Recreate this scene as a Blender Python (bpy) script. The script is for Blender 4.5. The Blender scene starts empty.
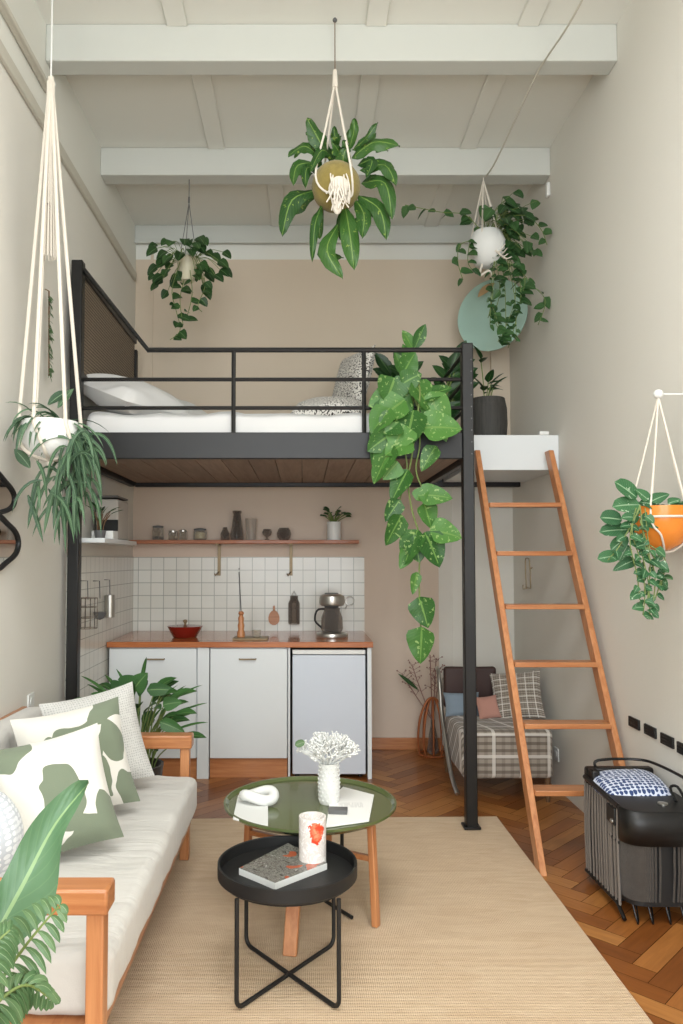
import bpy, bmesh, math, random
from mathutils import Vector as V, Matrix, Quaternion, noise
R = random.Random(7)
PI = math.pi
SC = bpy.context.scene

# ------------------------------------------------------------ camera, world, light, exposure
F = 760.0; H = 1.45; TH = math.radians(2.6); CX = 303.0; CY = 560 - F*math.tan(TH)
cd = bpy.data.cameras.new('camera'); cam = bpy.data.objects.new('camera', cd)
SC.collection.objects.link(cam); SC.camera = cam
cam.location = (0, 0, H); cam.rotation_euler = (PI/2 + TH, 0, 0)
cd.sensor_fit = 'VERTICAL'; cd.sensor_height = 36; cd.sensor_width = 24
cd.lens = F/1024*36
cd.shift_x = (341.5-CX)/1024; cd.shift_y = (CY-512)/1024
cd.clip_start = .05

w = bpy.data.worlds.new('world'); SC.world = w; w.use_nodes = True
w.node_tree.nodes['Background'].inputs[0].default_value = (.86, .93, 1, 1)
w.node_tree.nodes['Background'].inputs[1].default_value = .6

def area(name, loc, rot, sx, sy, e, col=(1, 1, 1)):
    l = bpy.data.lights.new(name, 'AREA'); l.shape = 'RECTANGLE'; l.size = sx; l.size_y = sy
    l.energy = e; l.color = col
    o = bpy.data.objects.new(name, l); SC.collection.objects.link(o); o.location = loc; o.rotation_euler = rot
    return o
# two tall windows behind the camera
area('window_light', (-.62, -2.15, 2.15), (PI/2, 0, 0), 1.1, 2.9, 80, (.91, .96, 1))
area('window_light', (.93, -2.15, 2.15), (PI/2, 0, 0), 1.1, 2.9, 80, (.91, .96, 1))
# fill light added above the near half to brighten floor and rug
area('overhead_fill', (.15, 1.0, 4.05), (0, 0, 0), 1.6, 2.0, 68, (.97, .98, 1))
SC.view_settings.view_transform = 'Standard'; SC.view_settings.look = 'None'
SC.view_settings.gamma = 1; SC.view_settings.use_curve_mapping = False
SC.view_settings.exposure = .38

# ------------------------------------------------------------ pixel -> place
_c, _s = math.cos(TH), math.sin(TH)
def ray(px, py):
    a = (px-CX)/F; b = (CY-py)/F
    return V((a, _c-_s*b, _s+_c*b))
def aY(px, py, Y):
    d = ray(px, py); return V((0, 0, H)) + d*(Y/d.y)
def aX(px, py, X):
    d = ray(px, py); return V((0, 0, H)) + d*(X/d.x)
def aZ(px, py, Z):
    d = ray(px, py); return V((0, 0, H)) + d*((Z-H)/d.z)

# ------------------------------------------------------------ materials
def lin(h):
    if isinstance(h, str):
        h = [int(h[i:i+2], 16)/255 for i in (0, 2, 4)]
    return tuple(c/12.92 if c <= .04045 else ((c+.055)/1.055)**2.4 for c in h[:3]) + (1,)
MATS = {}
class G:
    """small node-tree helper"""
    def __init__(s, name, rough=.6, metal=0, spec=.5, trans=0, coat=0, sheen=0, ior=1.45, alpha=1):
        s.m = bpy.data.materials.new(name); s.m.use_nodes = True; s.t = s.m.node_tree
        s.b = s.t.nodes['Principled BSDF']; s.i = s.b.inputs
        s.i['Roughness'].default_value = rough; s.i['Metallic'].default_value = metal
        s.i['Specular IOR Level'].default_value = spec; s.i['Transmission Weight'].default_value = trans
        s.i['Coat Weight'].default_value = coat; s.i['IOR'].default_value = ior
        s.i['Sheen Weight'].default_value = sheen; s.i['Alpha'].default_value = alpha
        MATS[name] = s.m
    def n(s, typ, **kw):
        n = s.t.nodes.new(typ)
        for k, v in kw.items(): setattr(n, k, v)
        return n
    def l(s, a, b): s.t.links.new(a, b)
    def co(s, kind='Object', scale=(1, 1, 1), rot=(0, 0, 0)):
        tc = s.n('ShaderNodeTexCoord'); mp = s.n('ShaderNodeMapping')
        mp.inputs['Scale'].default_value = scale; mp.inputs['Rotation'].default_value = rot
        s.l(tc.outputs[kind], mp.inputs[0]); return mp.outputs[0]
    def noise(s, co, scale=5, detail=3, rough=.55, dist=0):
        n = s.n('ShaderNodeTexNoise'); n.inputs['Scale'].default_value = scale
        n.inputs['Detail'].default_value = detail; n.inputs['Roughness'].default_value = rough
        n.inputs['Distortion'].default_value = dist; s.l(co, n.inputs['Vector']); return n.outputs['Fac']
    def ramp(s, fac, stops, interp='LINEAR'):
        r = s.n('ShaderNodeValToRGB'); cr = r.color_ramp; cr.interpolation = interp
        while len(cr.elements) < len(stops): cr.elements.new(.5)
        for e, (p, c) in zip(cr.elements, stops): e.position = p; e.color = lin(c)
        s.l(fac, r.inputs[0]); return r.outputs[0]
    def math(s, op, a, b=None, c=None):
        n = s.n('ShaderNodeMath', operation=op)
        for i, x in enumerate((a, b, c)):
            if x is None: continue
            if isinstance(x, (int, float)): n.inputs[i].default_value = x
            else: s.l(x, n.inputs[i])
        return n.outputs[0]
    def mix(s, fac, a, b, bl='MIX'):
        n = s.n('ShaderNodeMix', data_type='RGBA', blend_type=bl)
        for i, x in ((0, fac), (6, a), (7, b)):
            if isinstance(x, (int, float)): n.inputs[i].default_value = x
            elif isinstance(x, (str, tuple)): n.inputs[i].default_value = lin(x)
            else: s.l(x, n.inputs[i])
        return n.outputs[2]
    def col(s, x):
        if isinstance(x, (str, tuple)): s.i['Base Color'].default_value = lin(x)
        else: s.l(x, s.i['Base Color'])
        return s
    def bump(s, h, strength=.3, dist=.01):
        n = s.n('ShaderNodeBump'); n.inputs['Strength'].default_value = strength
        n.inputs['Distance'].default_value = dist
        s.l(h, n.inputs['Height']); s.l(n.outputs[0], s.i['Normal']); return s

def plain(name, col, rough=.5, metal=0, var=.04, vs=8, bump=.05, bs=80, **kw):
    g = G(name, rough, metal, **kw); co = g.co()
    c = lin(col)
    n = g.noise(co, vs, 4)
    hs = g.n('ShaderNodeHueSaturation'); hs.inputs['Color'].default_value = c
    v = g.math('MULTIPLY_ADD', n, var*2, 1-var); g.l(v, hs.inputs['Value']); g.l(hs.outputs[0], g.i['Base Color'])
    if bump: g.bump(g.noise(co, bs, 3), bump, .004)
    return g.m
def wood(name, a, b, scale=(2, 30, 30), rough=.4, coat=.1, isl=0):
    g = G(name, rough, coat=coat); co = g.co(scale=scale)
    n = g.noise(co, 1.5, 5, .6, .6)
    c = g.ramp(n, [(.3, a), (.7, b)])
    if isl:
        ge = g.n('ShaderNodeNewGeometry')
        c = g.mix(g.math('MULTIPLY', ge.outputs['Random Per Island'], isl), c, a, 'MULTIPLY')
    g.col(c); g.bump(n, .12, .003); return g.m
def fabric(name, col, var=.05, ws=400, b=.3, vs=10, rough=.9, sheen=.2):
    g = G(name, rough, spec=.2, sheen=sheen); co = g.co()
    n = g.noise(co, vs, 3); c = lin(col)
    hs = g.n('ShaderNodeHueSaturation'); hs.inputs['Color'].default_value = c
    g.l(g.math('MULTIPLY_ADD', n, var*2, 1-var), hs.inputs['Value']); g.l(hs.outputs[0], g.i['Base Color'])
    g.bump(g.noise(co, ws, 2), b, .002); return g.m
def glass(name, col, rough=.05, tr=.9):
    g = G(name, max(rough, .05)); g.col(col)
    t = g.n('ShaderNodeBsdfTransparent'); t.inputs[0].default_value = lin(col)
    mx = g.n('ShaderNodeMixShader'); lw = g.n('ShaderNodeLayerWeight'); lw.inputs[0].default_value = .35
    g.l(g.math('MULTIPLY_ADD', lw.outputs['Facing'], .45, 1-tr), mx.inputs[0])
    g.l(t.outputs[0], mx.inputs[1]); g.l(g.b.outputs[0], mx.inputs[2]); g.l(mx.outputs[0], g.t.nodes['Material Output'].inputs[0])
    return g.m
def leafmat(name, a, b, rib, vari=None, rough=.38, vein=.2):
    g = G(name, rough, spec=.45)
    uv = g.n('ShaderNodeUVMap'); sp = g.n('ShaderNodeSeparateXYZ'); g.l(uv.outputs[0], sp.inputs[0])
    ge = g.n('ShaderNodeNewGeometry')
    c = g.mix(ge.outputs['Random Per Island'], a, b)
    v = g.math('ABSOLUTE', g.math('SUBTRACT', sp.outputs[1], .5))
    if vari:
        n = g.noise(g.co(), 45, 3, .6)
        c = g.mix(g.math('MULTIPLY', g.math('GREATER_THAN', n, vari[1]), .75), c, vari[0])
    w1 = g.math('SINE', g.math('MULTIPLY', g.math('SUBTRACT', sp.outputs[0], g.math('MULTIPLY', v, .5)), 70))
    c = g.mix(g.math('MULTIPLY', g.math('GREATER_THAN', w1, .93), vein), c, rib)
    c = g.mix(g.math('LESS_THAN', v, .035), c, rib)
    g.col(c); g.bump(w1, .1, .002)
    g.i['Subsurface Weight'].default_value = 0
    tr = g.n('ShaderNodeBsdfTranslucent'); g.l(c, tr.inputs[0])
    mx = g.n('ShaderNodeMixShader'); mx.inputs[0].default_value = .22
    out = g.t.nodes['Material Output']
    g.l(g.b.outputs[0], mx.inputs[1]); g.l(tr.outputs[0], mx.inputs[2]); g.l(mx.outputs[0], out.inputs[0])
    return g.m

m_wallw = plain('warm_white_plaster', 'dedbd2', .85, var=.02, vs=2, bump=.12, bs=60)
m_wallg = plain('cool_white_plaster', 'd8d7d0', .85, var=.02, vs=2, bump=.12, bs=60)
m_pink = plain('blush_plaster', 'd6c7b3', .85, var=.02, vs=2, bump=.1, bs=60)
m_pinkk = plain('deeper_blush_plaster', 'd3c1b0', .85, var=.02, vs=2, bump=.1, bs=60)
m_ceil = plain('white_ceiling_paint', 'e4e4dc', .8, var=.02, vs=2, bump=.08, bs=30)
m_beam = plain('white_beam_paint', 'c8cac3', .6, var=.01, bump=.08, bs=30)
m_trimw = plain('pale_grey_trim_paint', 'c6c2b5', .6, bump=.05)
m_white = plain('white_lacquer', 'd9dddd', .35, var=.01, bump=0)
m_fridge = plain('cool_white_enamel', 'ccd3dc', .3, var=.01, bump=0)
m_black = plain('black_powder_coated_steel', '100f0e', .42, var=.1, bump=.03, spec=.5)
m_black2 = plain('matte_black_metal', '1a1a1a', .5, var=.1, bump=.05)
m_beamb = plain('dark_painted_steel', '141415', .45, var=.08, bump=.03)
m_orange = wood('orange_pine', 'a4653c', 'c08455', (3, 3, 40), .4)
m_orangeX = wood('teak_along_x', 'a4653c', 'c08455', (2, 30, 30), .35, .2)
m_orangeY = wood('teak_along_y', 'a4653c', 'c08455', (30, 2, 30), .35, .2)
m_orangeZ = wood('teak_along_z', 'aa6c42', 'c68a5b', (30, 30, 2), .4, .1)
m_top = wood('oiled_worktop_wood', '9c5730', 'bd7444', (2, 25, 25), .25, .4)
m_slat = wood('brown_deck_board', '85705f', 'a08873', (25, 2, 25), .6, 0, .3)
m_shelf = wood('shelf_wood', '9a5c3c', 'b87551', (2, 30, 30), .5)
g = G('cream_canvas', .9, spec=.2, sheen=.2); g.col('c9c6bf')
nz = g.noise(g.co(scale=(2.2, 9, 2.2)), 1.6, 3, .5, 1.2); g.bump(g.math('ADD', nz, g.math('MULTIPLY', g.noise(g.co(), 300, 2), .03)), .35, .03); m_sofa = g.m
m_sheet = fabric('white_bed_linen', 'd4d4d2', .02, 200, .2, 5)
m_pillow = fabric('white_pillow_cotton', 'cfcecb', .03, 200, .2, 5)
m_cord = fabric('cream_cotton_cord', 'd8d0c2', .06, 500, .5, 60)
m_steel = plain('brushed_steel', 'b8b6b0', .3, metal=.9, bump=0)
m_brass = plain('aged_brass', '8c7a5c', .45, metal=.3, bump=0)
m_glass = glass('clear_glass', 'efece6', .05, .93)
m_glassd = glass('smoked_glass', 'cfc8c1', .08, .93)
m_plas = plain('white_plastic', 'dfe0dc', .4, bump=0, var=.01)
m_soil = plain('potting_soil', '2e241c', .95, var=.3, vs=60, bump=.8, bs=120)
m_red = plain('red_enamel', '7e1f16', .2, bump=0, coat=.5)
m_gray = plain('grey_plastic', '5c5c5c', .5, bump=0)
m_stem = plain('green_stem', '6d7f45', .6, bump=.1)
m_stemb = plain('brown_stem', '6b5138', .7, bump=.1)
m_mint = G('mint_glass', .18, spec=.6).col('a9c8bb').m
g = G('mirror_silver', .02, metal=1); g.col('d8dad6'); m_mirror = g.m
m_dark = plain('brown_leather', '3a2622', .5, var=.1, bump=.3, bs=150)
m_copper = plain('copper_wire', 'b06a42', .35, metal=.5, bump=0)
m_olive = plain('olive_green_lacquer', '56603a', .16, var=.03, bump=0, coat=.25)
m_paper = plain('white_paper', 'dedfdb', .6, bump=.02, var=.01)
m_terra = plain('orange_glazed_clay', 'd9802e', .25, var=.08, bump=.03)
m_moss = fabric('moss_ball_fibre', '857640', .25, 220, .9, 40)
m_wick = fabric('dark_wicker', '3b3128', .2, 150, .9, 60)
m_char = wood('charcoal_ribbed_wood', '2e2d2b', '46443f', (60, 60, 2), .7, 0)
m_clay = plain('pale_glazed_ceramic', 'c9c3a8', .4, bump=.05)

lf_pothos = leafmat('pothos_leaf', '2c5a25', '56883d', '6d9549', ('9dba72', .62))
lf_dark = leafmat('dark_leaf', '1d3b1e', '2e5228', '4b6d3a', rough=.3)
lf_drac = leafmat('spotted_leaf', '25491f', '3b6328', '6c8a42', ('8ba048', .66))
lf_ivy = leafmat('ivy_leaf', '2a4a27', '446a3b', '54744a')
lf_small = leafmat('small_dark_leaf', '22401f', '3a5c30', '59754a')
lf_spider = leafmat('ribbon_leaf', '34503a', '577556', '87a07e', rough=.5)
lf_varieg = leafmat('variegated_leaf', '2d5a37', '3f6f45', '8bab86', ('b9ccb0', .66))
lf_floor = leafmat('floor_plant_leaf', '2c522a', '46733a', '6a8d53')
lf_ban = leafmat('banana_leaf', '4d7050', '587a58', '86a371', rough=.35, vein=.12)
lf_fern = leafmat('fern_leaf', '4a6a42', '627f55', '82996f')

def g_tile(name, rot):
    g = G(name, .22); b = g.n('ShaderNodeTexBrick'); b.offset = 0
    b.inputs['Color1'].default_value = lin('e3e2d9'); b.inputs['Color2'].default_value = lin('dcdbd1')
    b.inputs['Mortar'].default_value = lin('a4a59b'); b.inputs['Scale'].default_value = 1
    b.inputs['Mortar Size'].default_value = .0028; b.inputs['Brick Width'].default_value = .098
    b.inputs['Row Height'].default_value = .098; b.inputs['Mortar Smooth'].default_value = .1
    g.l(g.co(rot=rot), b.inputs[0]); g.col(b.outputs[0]); g.bump(b.outputs[1], -.4, .003); return g.m
m_tileX = g_tile('square_tiles_back', (PI/2, 0, 0))
def tile_side():
    g = G('square_tiles_side', .22); b = g.n('ShaderNodeTexBrick'); b.offset = 0
    b.inputs['Color1'].default_value = lin('dcdad0'); b.inputs['Color2'].default_value = lin('d6d4ca')
    b.inputs['Mortar'].default_value = lin('a4a59b'); b.inputs['Scale'].default_value = 1
    b.inputs['Mortar Size'].default_value = .0028; b.inputs['Brick Width'].default_value = .098
    b.inputs['Row Height'].default_value = .098
    tc = g.n('ShaderNodeTexCoord'); s = g.n('ShaderNodeSeparateXYZ'); c = g.n('ShaderNodeCombineXYZ')
    g.l(tc.outputs['Object'], s.inputs[0]); g.l(s.outputs[1], c.inputs[0]); g.l(s.outputs[2], c.inputs[1])
    g.l(c.outputs[0], b.inputs[0]); g.col(b.outputs[0]); g.bump(b.outputs[1], -.4, .003); return g.m
m_tileS = tile_side()

def parquet():
    g = G('herringbone_oak', .33, coat=.15)
    uv = g.n('ShaderNodeUVMap'); mp = g.n('ShaderNodeMapping'); mp.inputs['Scale'].default_value = (3, 30, 1)
    g.l(uv.outputs[0], mp.inputs[0])
    ge = g.n('ShaderNodeNewGeometry')
    n = g.noise(mp.outputs[0], 1.6, 5, .6, .5)
    c1 = g.ramp(ge.outputs['Random Per Island'], [(0, '7d4a22'), (.35, '955c2c'), (.7, 'a66d38'), (1, 'b8834a')])
    c = g.mix(.5, c1, g.ramp(n, [(.3, 'b49a86'), (.7, 'fff4e6')]), 'MULTIPLY')
    g.col(c); g.bump(n, .08, .002); return g.m
m_floor = parquet()
m_gap = plain('parquet_joint', '3a2414', .8)

def rugmat():
    g = G('woven_jute', .95, spec=.1, sheen=.1)
    co = g.co(); w1 = g.n('ShaderNodeTexWave'); w1.bands_direction = 'Y'
    w1.inputs['Scale'].default_value = 38; w1.inputs['Distortion'].default_value = 1.2; w1.inputs['Detail'].default_value = 2
    w1.inputs['Detail Scale'].default_value = 1.5
    g.l(co, w1.inputs[0])
    w2 = g.n('ShaderNodeTexWave'); w2.bands_direction = 'X'; w2.inputs['Scale'].default_value = 45
    w2.inputs['Distortion'].default_value = 3; g.l(co, w2.inputs[0])
    n = g.noise(g.co(scale=(1, 5, 1)), 3.5, 5, .65, 1.5)
    c = g.ramp(n, [(.3, 'd8ba98'), (.7, 'ecd3b3')])
    h = g.math('MULTIPLY', w1.outputs['Fac'], g.math('MULTIPLY_ADD', w2.outputs['Fac'], .5, .6))
    c = g.mix(g.math('MULTIPLY', g.math('SUBTRACT', 1, h), .35), c, 'a88a62', 'MIX')
    g.col(c); g.bump(h, .8, .006); return g.m
m_rug = rugmat()

def patch(name, a, b, scale, th, seed, uvk=True, detail=0):
    g = G(name, .9, spec=.2, sheen=.2)
    co = g.co('UV', (1, 1, 1)) if uvk else g.co()
    mp = g.n('ShaderNodeMapping'); mp.inputs['Location'].default_value = (seed, seed*1.7, 0); g.l(co, mp.inputs[0])
    n = g.noise(mp.outputs[0], scale, detail, .5, .4)
    g.col(g.mix(g.math('GREATER_THAN', n, th), a, b)); g.bump(g.noise(g.co(), 350, 2), .3, .002); return g.m
def shapes(name, els):
    g = G(name, .9, spec=.2, sheen=.2); co = g.co('UV')
    sp = g.n('ShaderNodeSeparateXYZ'); g.l(co, sp.inputs[0])
    nx = g.math('MULTIPLY', g.math('SUBTRACT', g.noise(co, 4, 1), .5), .22)
    u = g.math('ADD', sp.outputs[0], nx); v = g.math('SUBTRACT', sp.outputs[1], nx); m = None
    for (cx, cy, rx, ry, an, ex) in els:
        ca, sa = math.cos(an), math.sin(an)
        du = g.math('SUBTRACT', u, cx); dv = g.math('SUBTRACT', v, cy)
        p = g.math('DIVIDE', g.math('ADD', g.math('MULTIPLY', du, ca), g.math('MULTIPLY', dv, sa)), rx)
        q = g.math('DIVIDE', g.math('SUBTRACT', g.math('MULTIPLY', dv, ca), g.math('MULTIPLY', du, sa)), ry)
        d = g.math('ADD', g.math('POWER', g.math('ABSOLUTE', p), ex), g.math('POWER', g.math('ABSOLUTE', q), ex))
        k = g.math('LESS_THAN', d, 1); m = k if m is None else g.math('MAXIMUM', m, k)
    g.col(g.mix(m, 'dcd9d0', '76806c')); g.bump(g.noise(g.co(), 350, 2), .3, .002); return g.m
m_leafc1 = shapes('white_and_sage_print', [(.25, .55, .14, .2, 0, 2), (.5, .72, .28, .09, .5, 2), (.55, .5, .26, .08, .4, 2), (.85, .58, .13, .2, .2, 2), (.95, .12, .14, .18, 0, 2), (.7, .3, .07, .2, .1, 2), (.9, .92, .3, .14, .3, 2)])
m_leafc2 = shapes('white_and_sage_print_large', [(.12, .93, .32, .17, .2, 2), (.55, .45, .16, .28, 0, 2.4), (.98, .14, .16, .3, .35, 1.4), (.72, .02, .3, .26, .3, 1.2)])
m_bwp = patch('black_and_white_speckle', 'dcd8d0', '3a3632', 45, .55, 1.3, detail=1)
def dots(name, a, b, sc, th):
    g = G(name, .9, spec=.2, sheen=.2); v = g.n('ShaderNodeTexVoronoi'); v.inputs['Scale'].default_value = sc
    v.inputs['Randomness'].default_value = .25; g.l(g.co('UV'), v.inputs['Vector'])
    g.col(g.mix(g.math('LESS_THAN', v.outputs['Distance'], th), a, b)); g.bump(v.outputs['Distance'], .4, .003); return g.m
m_dots = dots('white_with_fine_dots', 'cdccc7', 'aeada9', 38, .3)
m_ball = dots('pale_blue_grey_knit', 'c4cad0', 'e6eaec', 30, .42)
m_blue = dots('blue_and_white_weave', 'c9cfde', '34466f', 15, .44)
def plaid():
    g = G('grey_brown_plaid', .95, spec=.1, sheen=.2)
    tc = g.n('ShaderNodeTexCoord'); s = g.n('ShaderNodeSeparateXYZ'); g.l(tc.outputs['UV'], s.inputs[0])
    def band(o, f, th): return g.math('GREATER_THAN', g.math('SINE', g.math('MULTIPLY', o, f)), th)
    c = g.mix(g.math('MULTIPLY', band(s.outputs[0], 120, .3), .35), 'a0978b', '6b5f56')
    c = g.mix(g.math('MULTIPLY', band(s.outputs[1], 150, .2), .6), c, '54483f')
    c = g.mix(g.math('MULTIPLY', band(s.outputs[0], 38, .93), .7), c, 'e3ded5')
    c = g.mix(g.math('MULTIPLY', band(s.outputs[1], 48, .9), .7), c, 'e3ded5')
    g.col(c); g.bump(g.noise(g.co(), 300, 2), .4, .002); return g.m
m_plaid = plaid()
def cane():
    g = G('woven_cane_mesh', .7); v = g.n('ShaderNodeTexChecker'); v.inputs['Scale'].default_value = 1
    tc = g.n('ShaderNodeTexCoord'); mp = g.n('ShaderNodeMapping'); mp.inputs['Scale'].default_value = (75, 75, 75)
    mp.inputs['Rotation'].default_value = (PI/4, 0, 0); g.l(tc.outputs['Object'], mp.inputs[0]); g.l(mp.outputs[0], v.inputs[0])
    s = g.n('ShaderNodeSeparateXYZ'); g.l(mp.outputs[0], s.inputs[0])
    c = g.n('ShaderNodeCombineXYZ'); g.l(s.outputs[1], c.inputs[0]); g.l(s.outputs[2], c.inputs[1]); c.inputs[2].default_value = .5
    g.l(c.outputs[0], v.inputs[0])
    g.l(v.outputs[0], v.inputs[0]) if False else None
    v.inputs['Color1'].default_value = lin('8d7c68'); v.inputs['Color2'].default_value = lin('443c34')
    g.col(v.outputs[0]); g.bump(v.outputs[1], .4, .003); return g.m
m_cane = cane()
def marble():
    g = G('white_marbled_glass', .3, coat=.3); n = g.noise(g.co(), 22, 6, .7, 1.5)
    g.col(g.ramp(n, [(.35, 'f1eeea'), (.5, 'd8d2cc'), (.56, 'f3f0ec'), (.7, 'e4dfd9')])); return g.m
m_marble = marble()
def cover():
    g = G('printed_magazine_cover', .25, coat=.4); n = g.noise(g.co(), 30, 6, .7, 2)
    c = g.ramp(n, [(.3, '1f1f20'), (.42, '4a4b45'), (.5, '8a8880'), (.56, '2c2b2a'), (.7, 'c8c6be')])
    n2 = g.noise(g.co(), 14, 1)
    c = g.mix(g.math('GREATER_THAN', n2, .66), c, 'a4553a'); g.col(c); return g.m
m_cover = cover()
def ropefab():
    g = G('dark_striped_rope_weave', .8); w1 = g.n('ShaderNodeTexWave'); w1.inputs['Scale'].default_value = 22
    w1.bands_direction = 'DIAGONAL'
    g.l(g.co(scale=(1, 1, 0)), w1.inputs[0]); w2 = g.n('ShaderNodeTexWave'); w2.bands_direction = 'Z'; w2.inputs['Scale'].default_value = 30
    g.l(g.co(), w2.inputs[0])
    c = g.mix(w1.outputs['Fac'], '262321', '6c635a'); c = g.mix(g.math('MULTIPLY', w2.outputs['Fac'], .4), c, '2a2624')
    g.col(c); g.bump(w1.outputs['Fac'], .5, .005); return g.m
m_ropef = ropefab()
m_ropel = fabric('grey_rope', '756d65', .12, 400, .7, 80)

# ------------------------------------------------------------ mesh builder
def rotm(e): return Matrix.Rotation(e[2], 3, 'Z') @ Matrix.Rotation(e[1], 3, 'Y') @ Matrix.Rotation(e[0], 3, 'X')
class MB:
    def __init__(s): s.v = []; s.f = []; s.uv = []; s.mi = []; s.m = 0
    def add(s, vs, fs, uvs=None):
        o = len(s.v); s.v += [V(p) for p in vs]
        for k, f in enumerate(fs):
            s.f.append([i+o for i in f]); s.mi.append(s.m)
            s.uv.append([uvs[i] for i in f] if uvs else [(0, 0)]*len(f))
        return s
    def box(s, c, d, rot=None):
        c = V(c); hx, hy, hz = d[0]/2, d[1]/2, d[2]/2; m = rotm(rot) if rot else None
        # unshared corners per side would break bevels: share them
        P = [V((x, y, z)) for x in (-hx, hx) for y in (-hy, hy) for z in (-hz, hz)]
        fs = [(0, 1, 3, 2), (4, 6, 7, 5), (0, 4, 5, 1), (2, 3, 7, 6), (0, 2, 6, 4), (1, 5, 7, 3)]
        o = len(s.v); s.v += [c + (m @ p if m else p) for p in P]
        ax = [(1, 2), (1, 2), (0, 2), (0, 2), (0, 1), (0, 1)]
        for f, (a, b) in zip(fs, ax):
            s.f.append([i+o for i in f]); s.mi.append(s.m); s.uv.append([(P[i][a], P[i][b]) for i in f])
        return s
    def bb(s, x0, x1, y0, y1, z0, z1):
        return s.box(((x0+x1)/2, (y0+y1)/2, (z0+z1)/2), (abs(x1-x0), abs(y1-y0), abs(z1-z0)))
    def bar(s, a, b, wx, wz, up=(0, 0, 1)):
        a, b = V(a), V(b); d = (b-a).normalized(); sx = d.cross(V(up)).normalized(); u = sx.cross(d)
        P = [q + sx*i*wx/2 + u*j*wz/2 for q in (a, b) for i, j in ((-1, -1), (1, -1), (1, 1), (-1, 1))]
        return s.add(P, [(3, 2, 1, 0), (4, 5, 6, 7), (0, 1, 5, 4), (1, 2, 6, 5), (2, 3, 7, 6), (3, 0, 4, 7)])
    def tube(s, pts, r, n=8, closed=False, cap=True):
        pts = [V(p) for p in pts]; N = len(pts)
        if N < 2: return s
        rs = r if isinstance(r, (list, tuple)) else [r]*N
        up = None; vs = []; 
        for i, p in enumerate(pts):
            if closed: t = pts[(i+1) % N]-pts[i-1]
            else: t = pts[min(i+1, N-1)]-pts[max(i-1, 0)]
            if t.length < 1e-9: t = V((0, 0, 1))
            t.normalize()
            if up is None:
                up = t.orthogonal().normalized()
            else:
                up = up - t*up.dot(t)
                up = up.normalized() if up.length > 1e-6 else t.orthogonal().normalized()
            b = t.cross(up)
            for k in range(n):
                a = 2*PI*k/n; vs.append(p + (up*math.cos(a)+b*math.sin(a))*rs[i])
        fs = []
        for i in range(N if closed else N-1):
            j = (i+1) % N
            for k in range(n):
                l = (k+1) % n; fs.append((i*n+k, i*n+l, j*n+l, j*n+k))
        if cap and not closed:
            fs.append(tuple(range(n-1, -1, -1))); fs.append(tuple((N-1)*n+k for k in range(n)))
        return s.add(vs, fs)
    def lathe(s, prof, c=(0, 0, 0), n=28, sx=1, sy=1, rib=0):
        c = V(c); vs = []; uvs = []
        for j, (r, z) in enumerate(prof):
            for k in range(n):
                a = 2*PI*k/n; rr = r*(1+(rib if k % 2 else 0))
                vs.append(c+V((rr*math.cos(a)*sx, rr*math.sin(a)*sy, z))); uvs.append((k/n, j/len(prof)))
        fs = []
        for i in range(len(prof)-1):
            for k in range(n):
                l = (k+1) % n; fs.append((i*n+k, i*n+l, (i+1)*n+l, (i+1)*n+k))
        if prof[0][0] > 1e-6: fs.append(tuple(range(n-1, -1, -1)))
        if prof[-1][0] > 1e-6: fs.append(tuple((len(prof)-1)*n+k for k in range(n)))
        return s.add(vs, fs, uvs)
    def ball(s, c, r, n=16, sc=(1, 1, 1)):
        pr = [(max(1e-7, r*math.sin(PI*i/n)), -r*math.cos(PI*i/n)) for i in range(n+1)]
        o = len(s.v); s.lathe(pr, (0, 0, 0), n*2)
        for i in range(o, len(s.v)):
            p = s.v[i]; s.v[i] = V((p.x*sc[0], p.y*sc[1], p.z*sc[2])) + V(c)
        return s
    def leaf(s, base, d, nrm, L, W, droop=.3, shape='heart', fold=.15, n=6, wav=0):
        base, d, nrm = V(base), V(d).normalized(), V(nrm)
        vs = []; uvs = []; p = base.copy(); dd = d.copy(); step = L/n
        ph = R.random()*6
        for i in range(n+1):
            t = i/n
            if shape == 'heart': wd = math.sin(PI*min(1, t**.55*.98+.02))**.7 if t < 1 else 0
            elif shape == 'lance': wd = math.sin(PI*(t*.97+.03))**.85 if t < 1 else 0
            elif shape == 'round': wd = math.sqrt(max(0, 1-(2*t-1)**2))*.97+.03 if 0 < t < 1 else .05
            elif shape == 'strap': wd = min(1, t*6+.3)*(1-t**4)
            else: wd = math.sin(PI*min(1, .1+t*.9))**.6
            sd = dd.cross(nrm)
            sd = sd.normalized() if sd.length > 1e-5 else dd.orthogonal().normalized()
            u = sd.cross(dd).normalized(); w2 = W/2*wd
            wv = wav*math.sin(t*14+ph)*W
            for k, q in enumerate((-1, -.55, 0, .55, 1)):
                vs.append(p + sd*w2*q + u*(abs(q)*fold*w2*2 + wv*abs(q)*(1 if k < 2 else -1))); uvs.append((t, .5+q/2))
            dd = (dd + V((0, 0, -1))*droop*2/n).normalized()
            nrm = (nrm - dd*nrm.dot(dd)*.5)
            p = p + dd*step
        fs = [(i*5+k, i*5+k+1, (i+1)*5+k+1, (i+1)*5+k) for i in range(n) for k in range(4)]
        return s.add(vs, fs, uvs)
    def pillow(s, M, a, b, T, n=14, pinch=.08, seed=0):
        """M: 4x4 frame with x,y in the pillow plane; z its normal"""
        vs = []; uvs = []; fs = []
        for side in (1, -1):
            for i in range(n+1):
                for j in range(n+1):
                    u, v = -1+2*i/n, -1+2*j/n
                    x = a*u*(1-pinch*(1-v*v)*abs(u)); y = b*v*(1-pinch*(1-u*u)*abs(v))
                    h = T*max(0, (1-u*u)*(1-v*v))**.38
                    h *= 1+.12*noise.noise(V((u*2+seed, v*2, side)))
                    vs.append(M @ V((x, y, h*side))); uvs.append(((u+1)/2, (v+1)/2))
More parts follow.
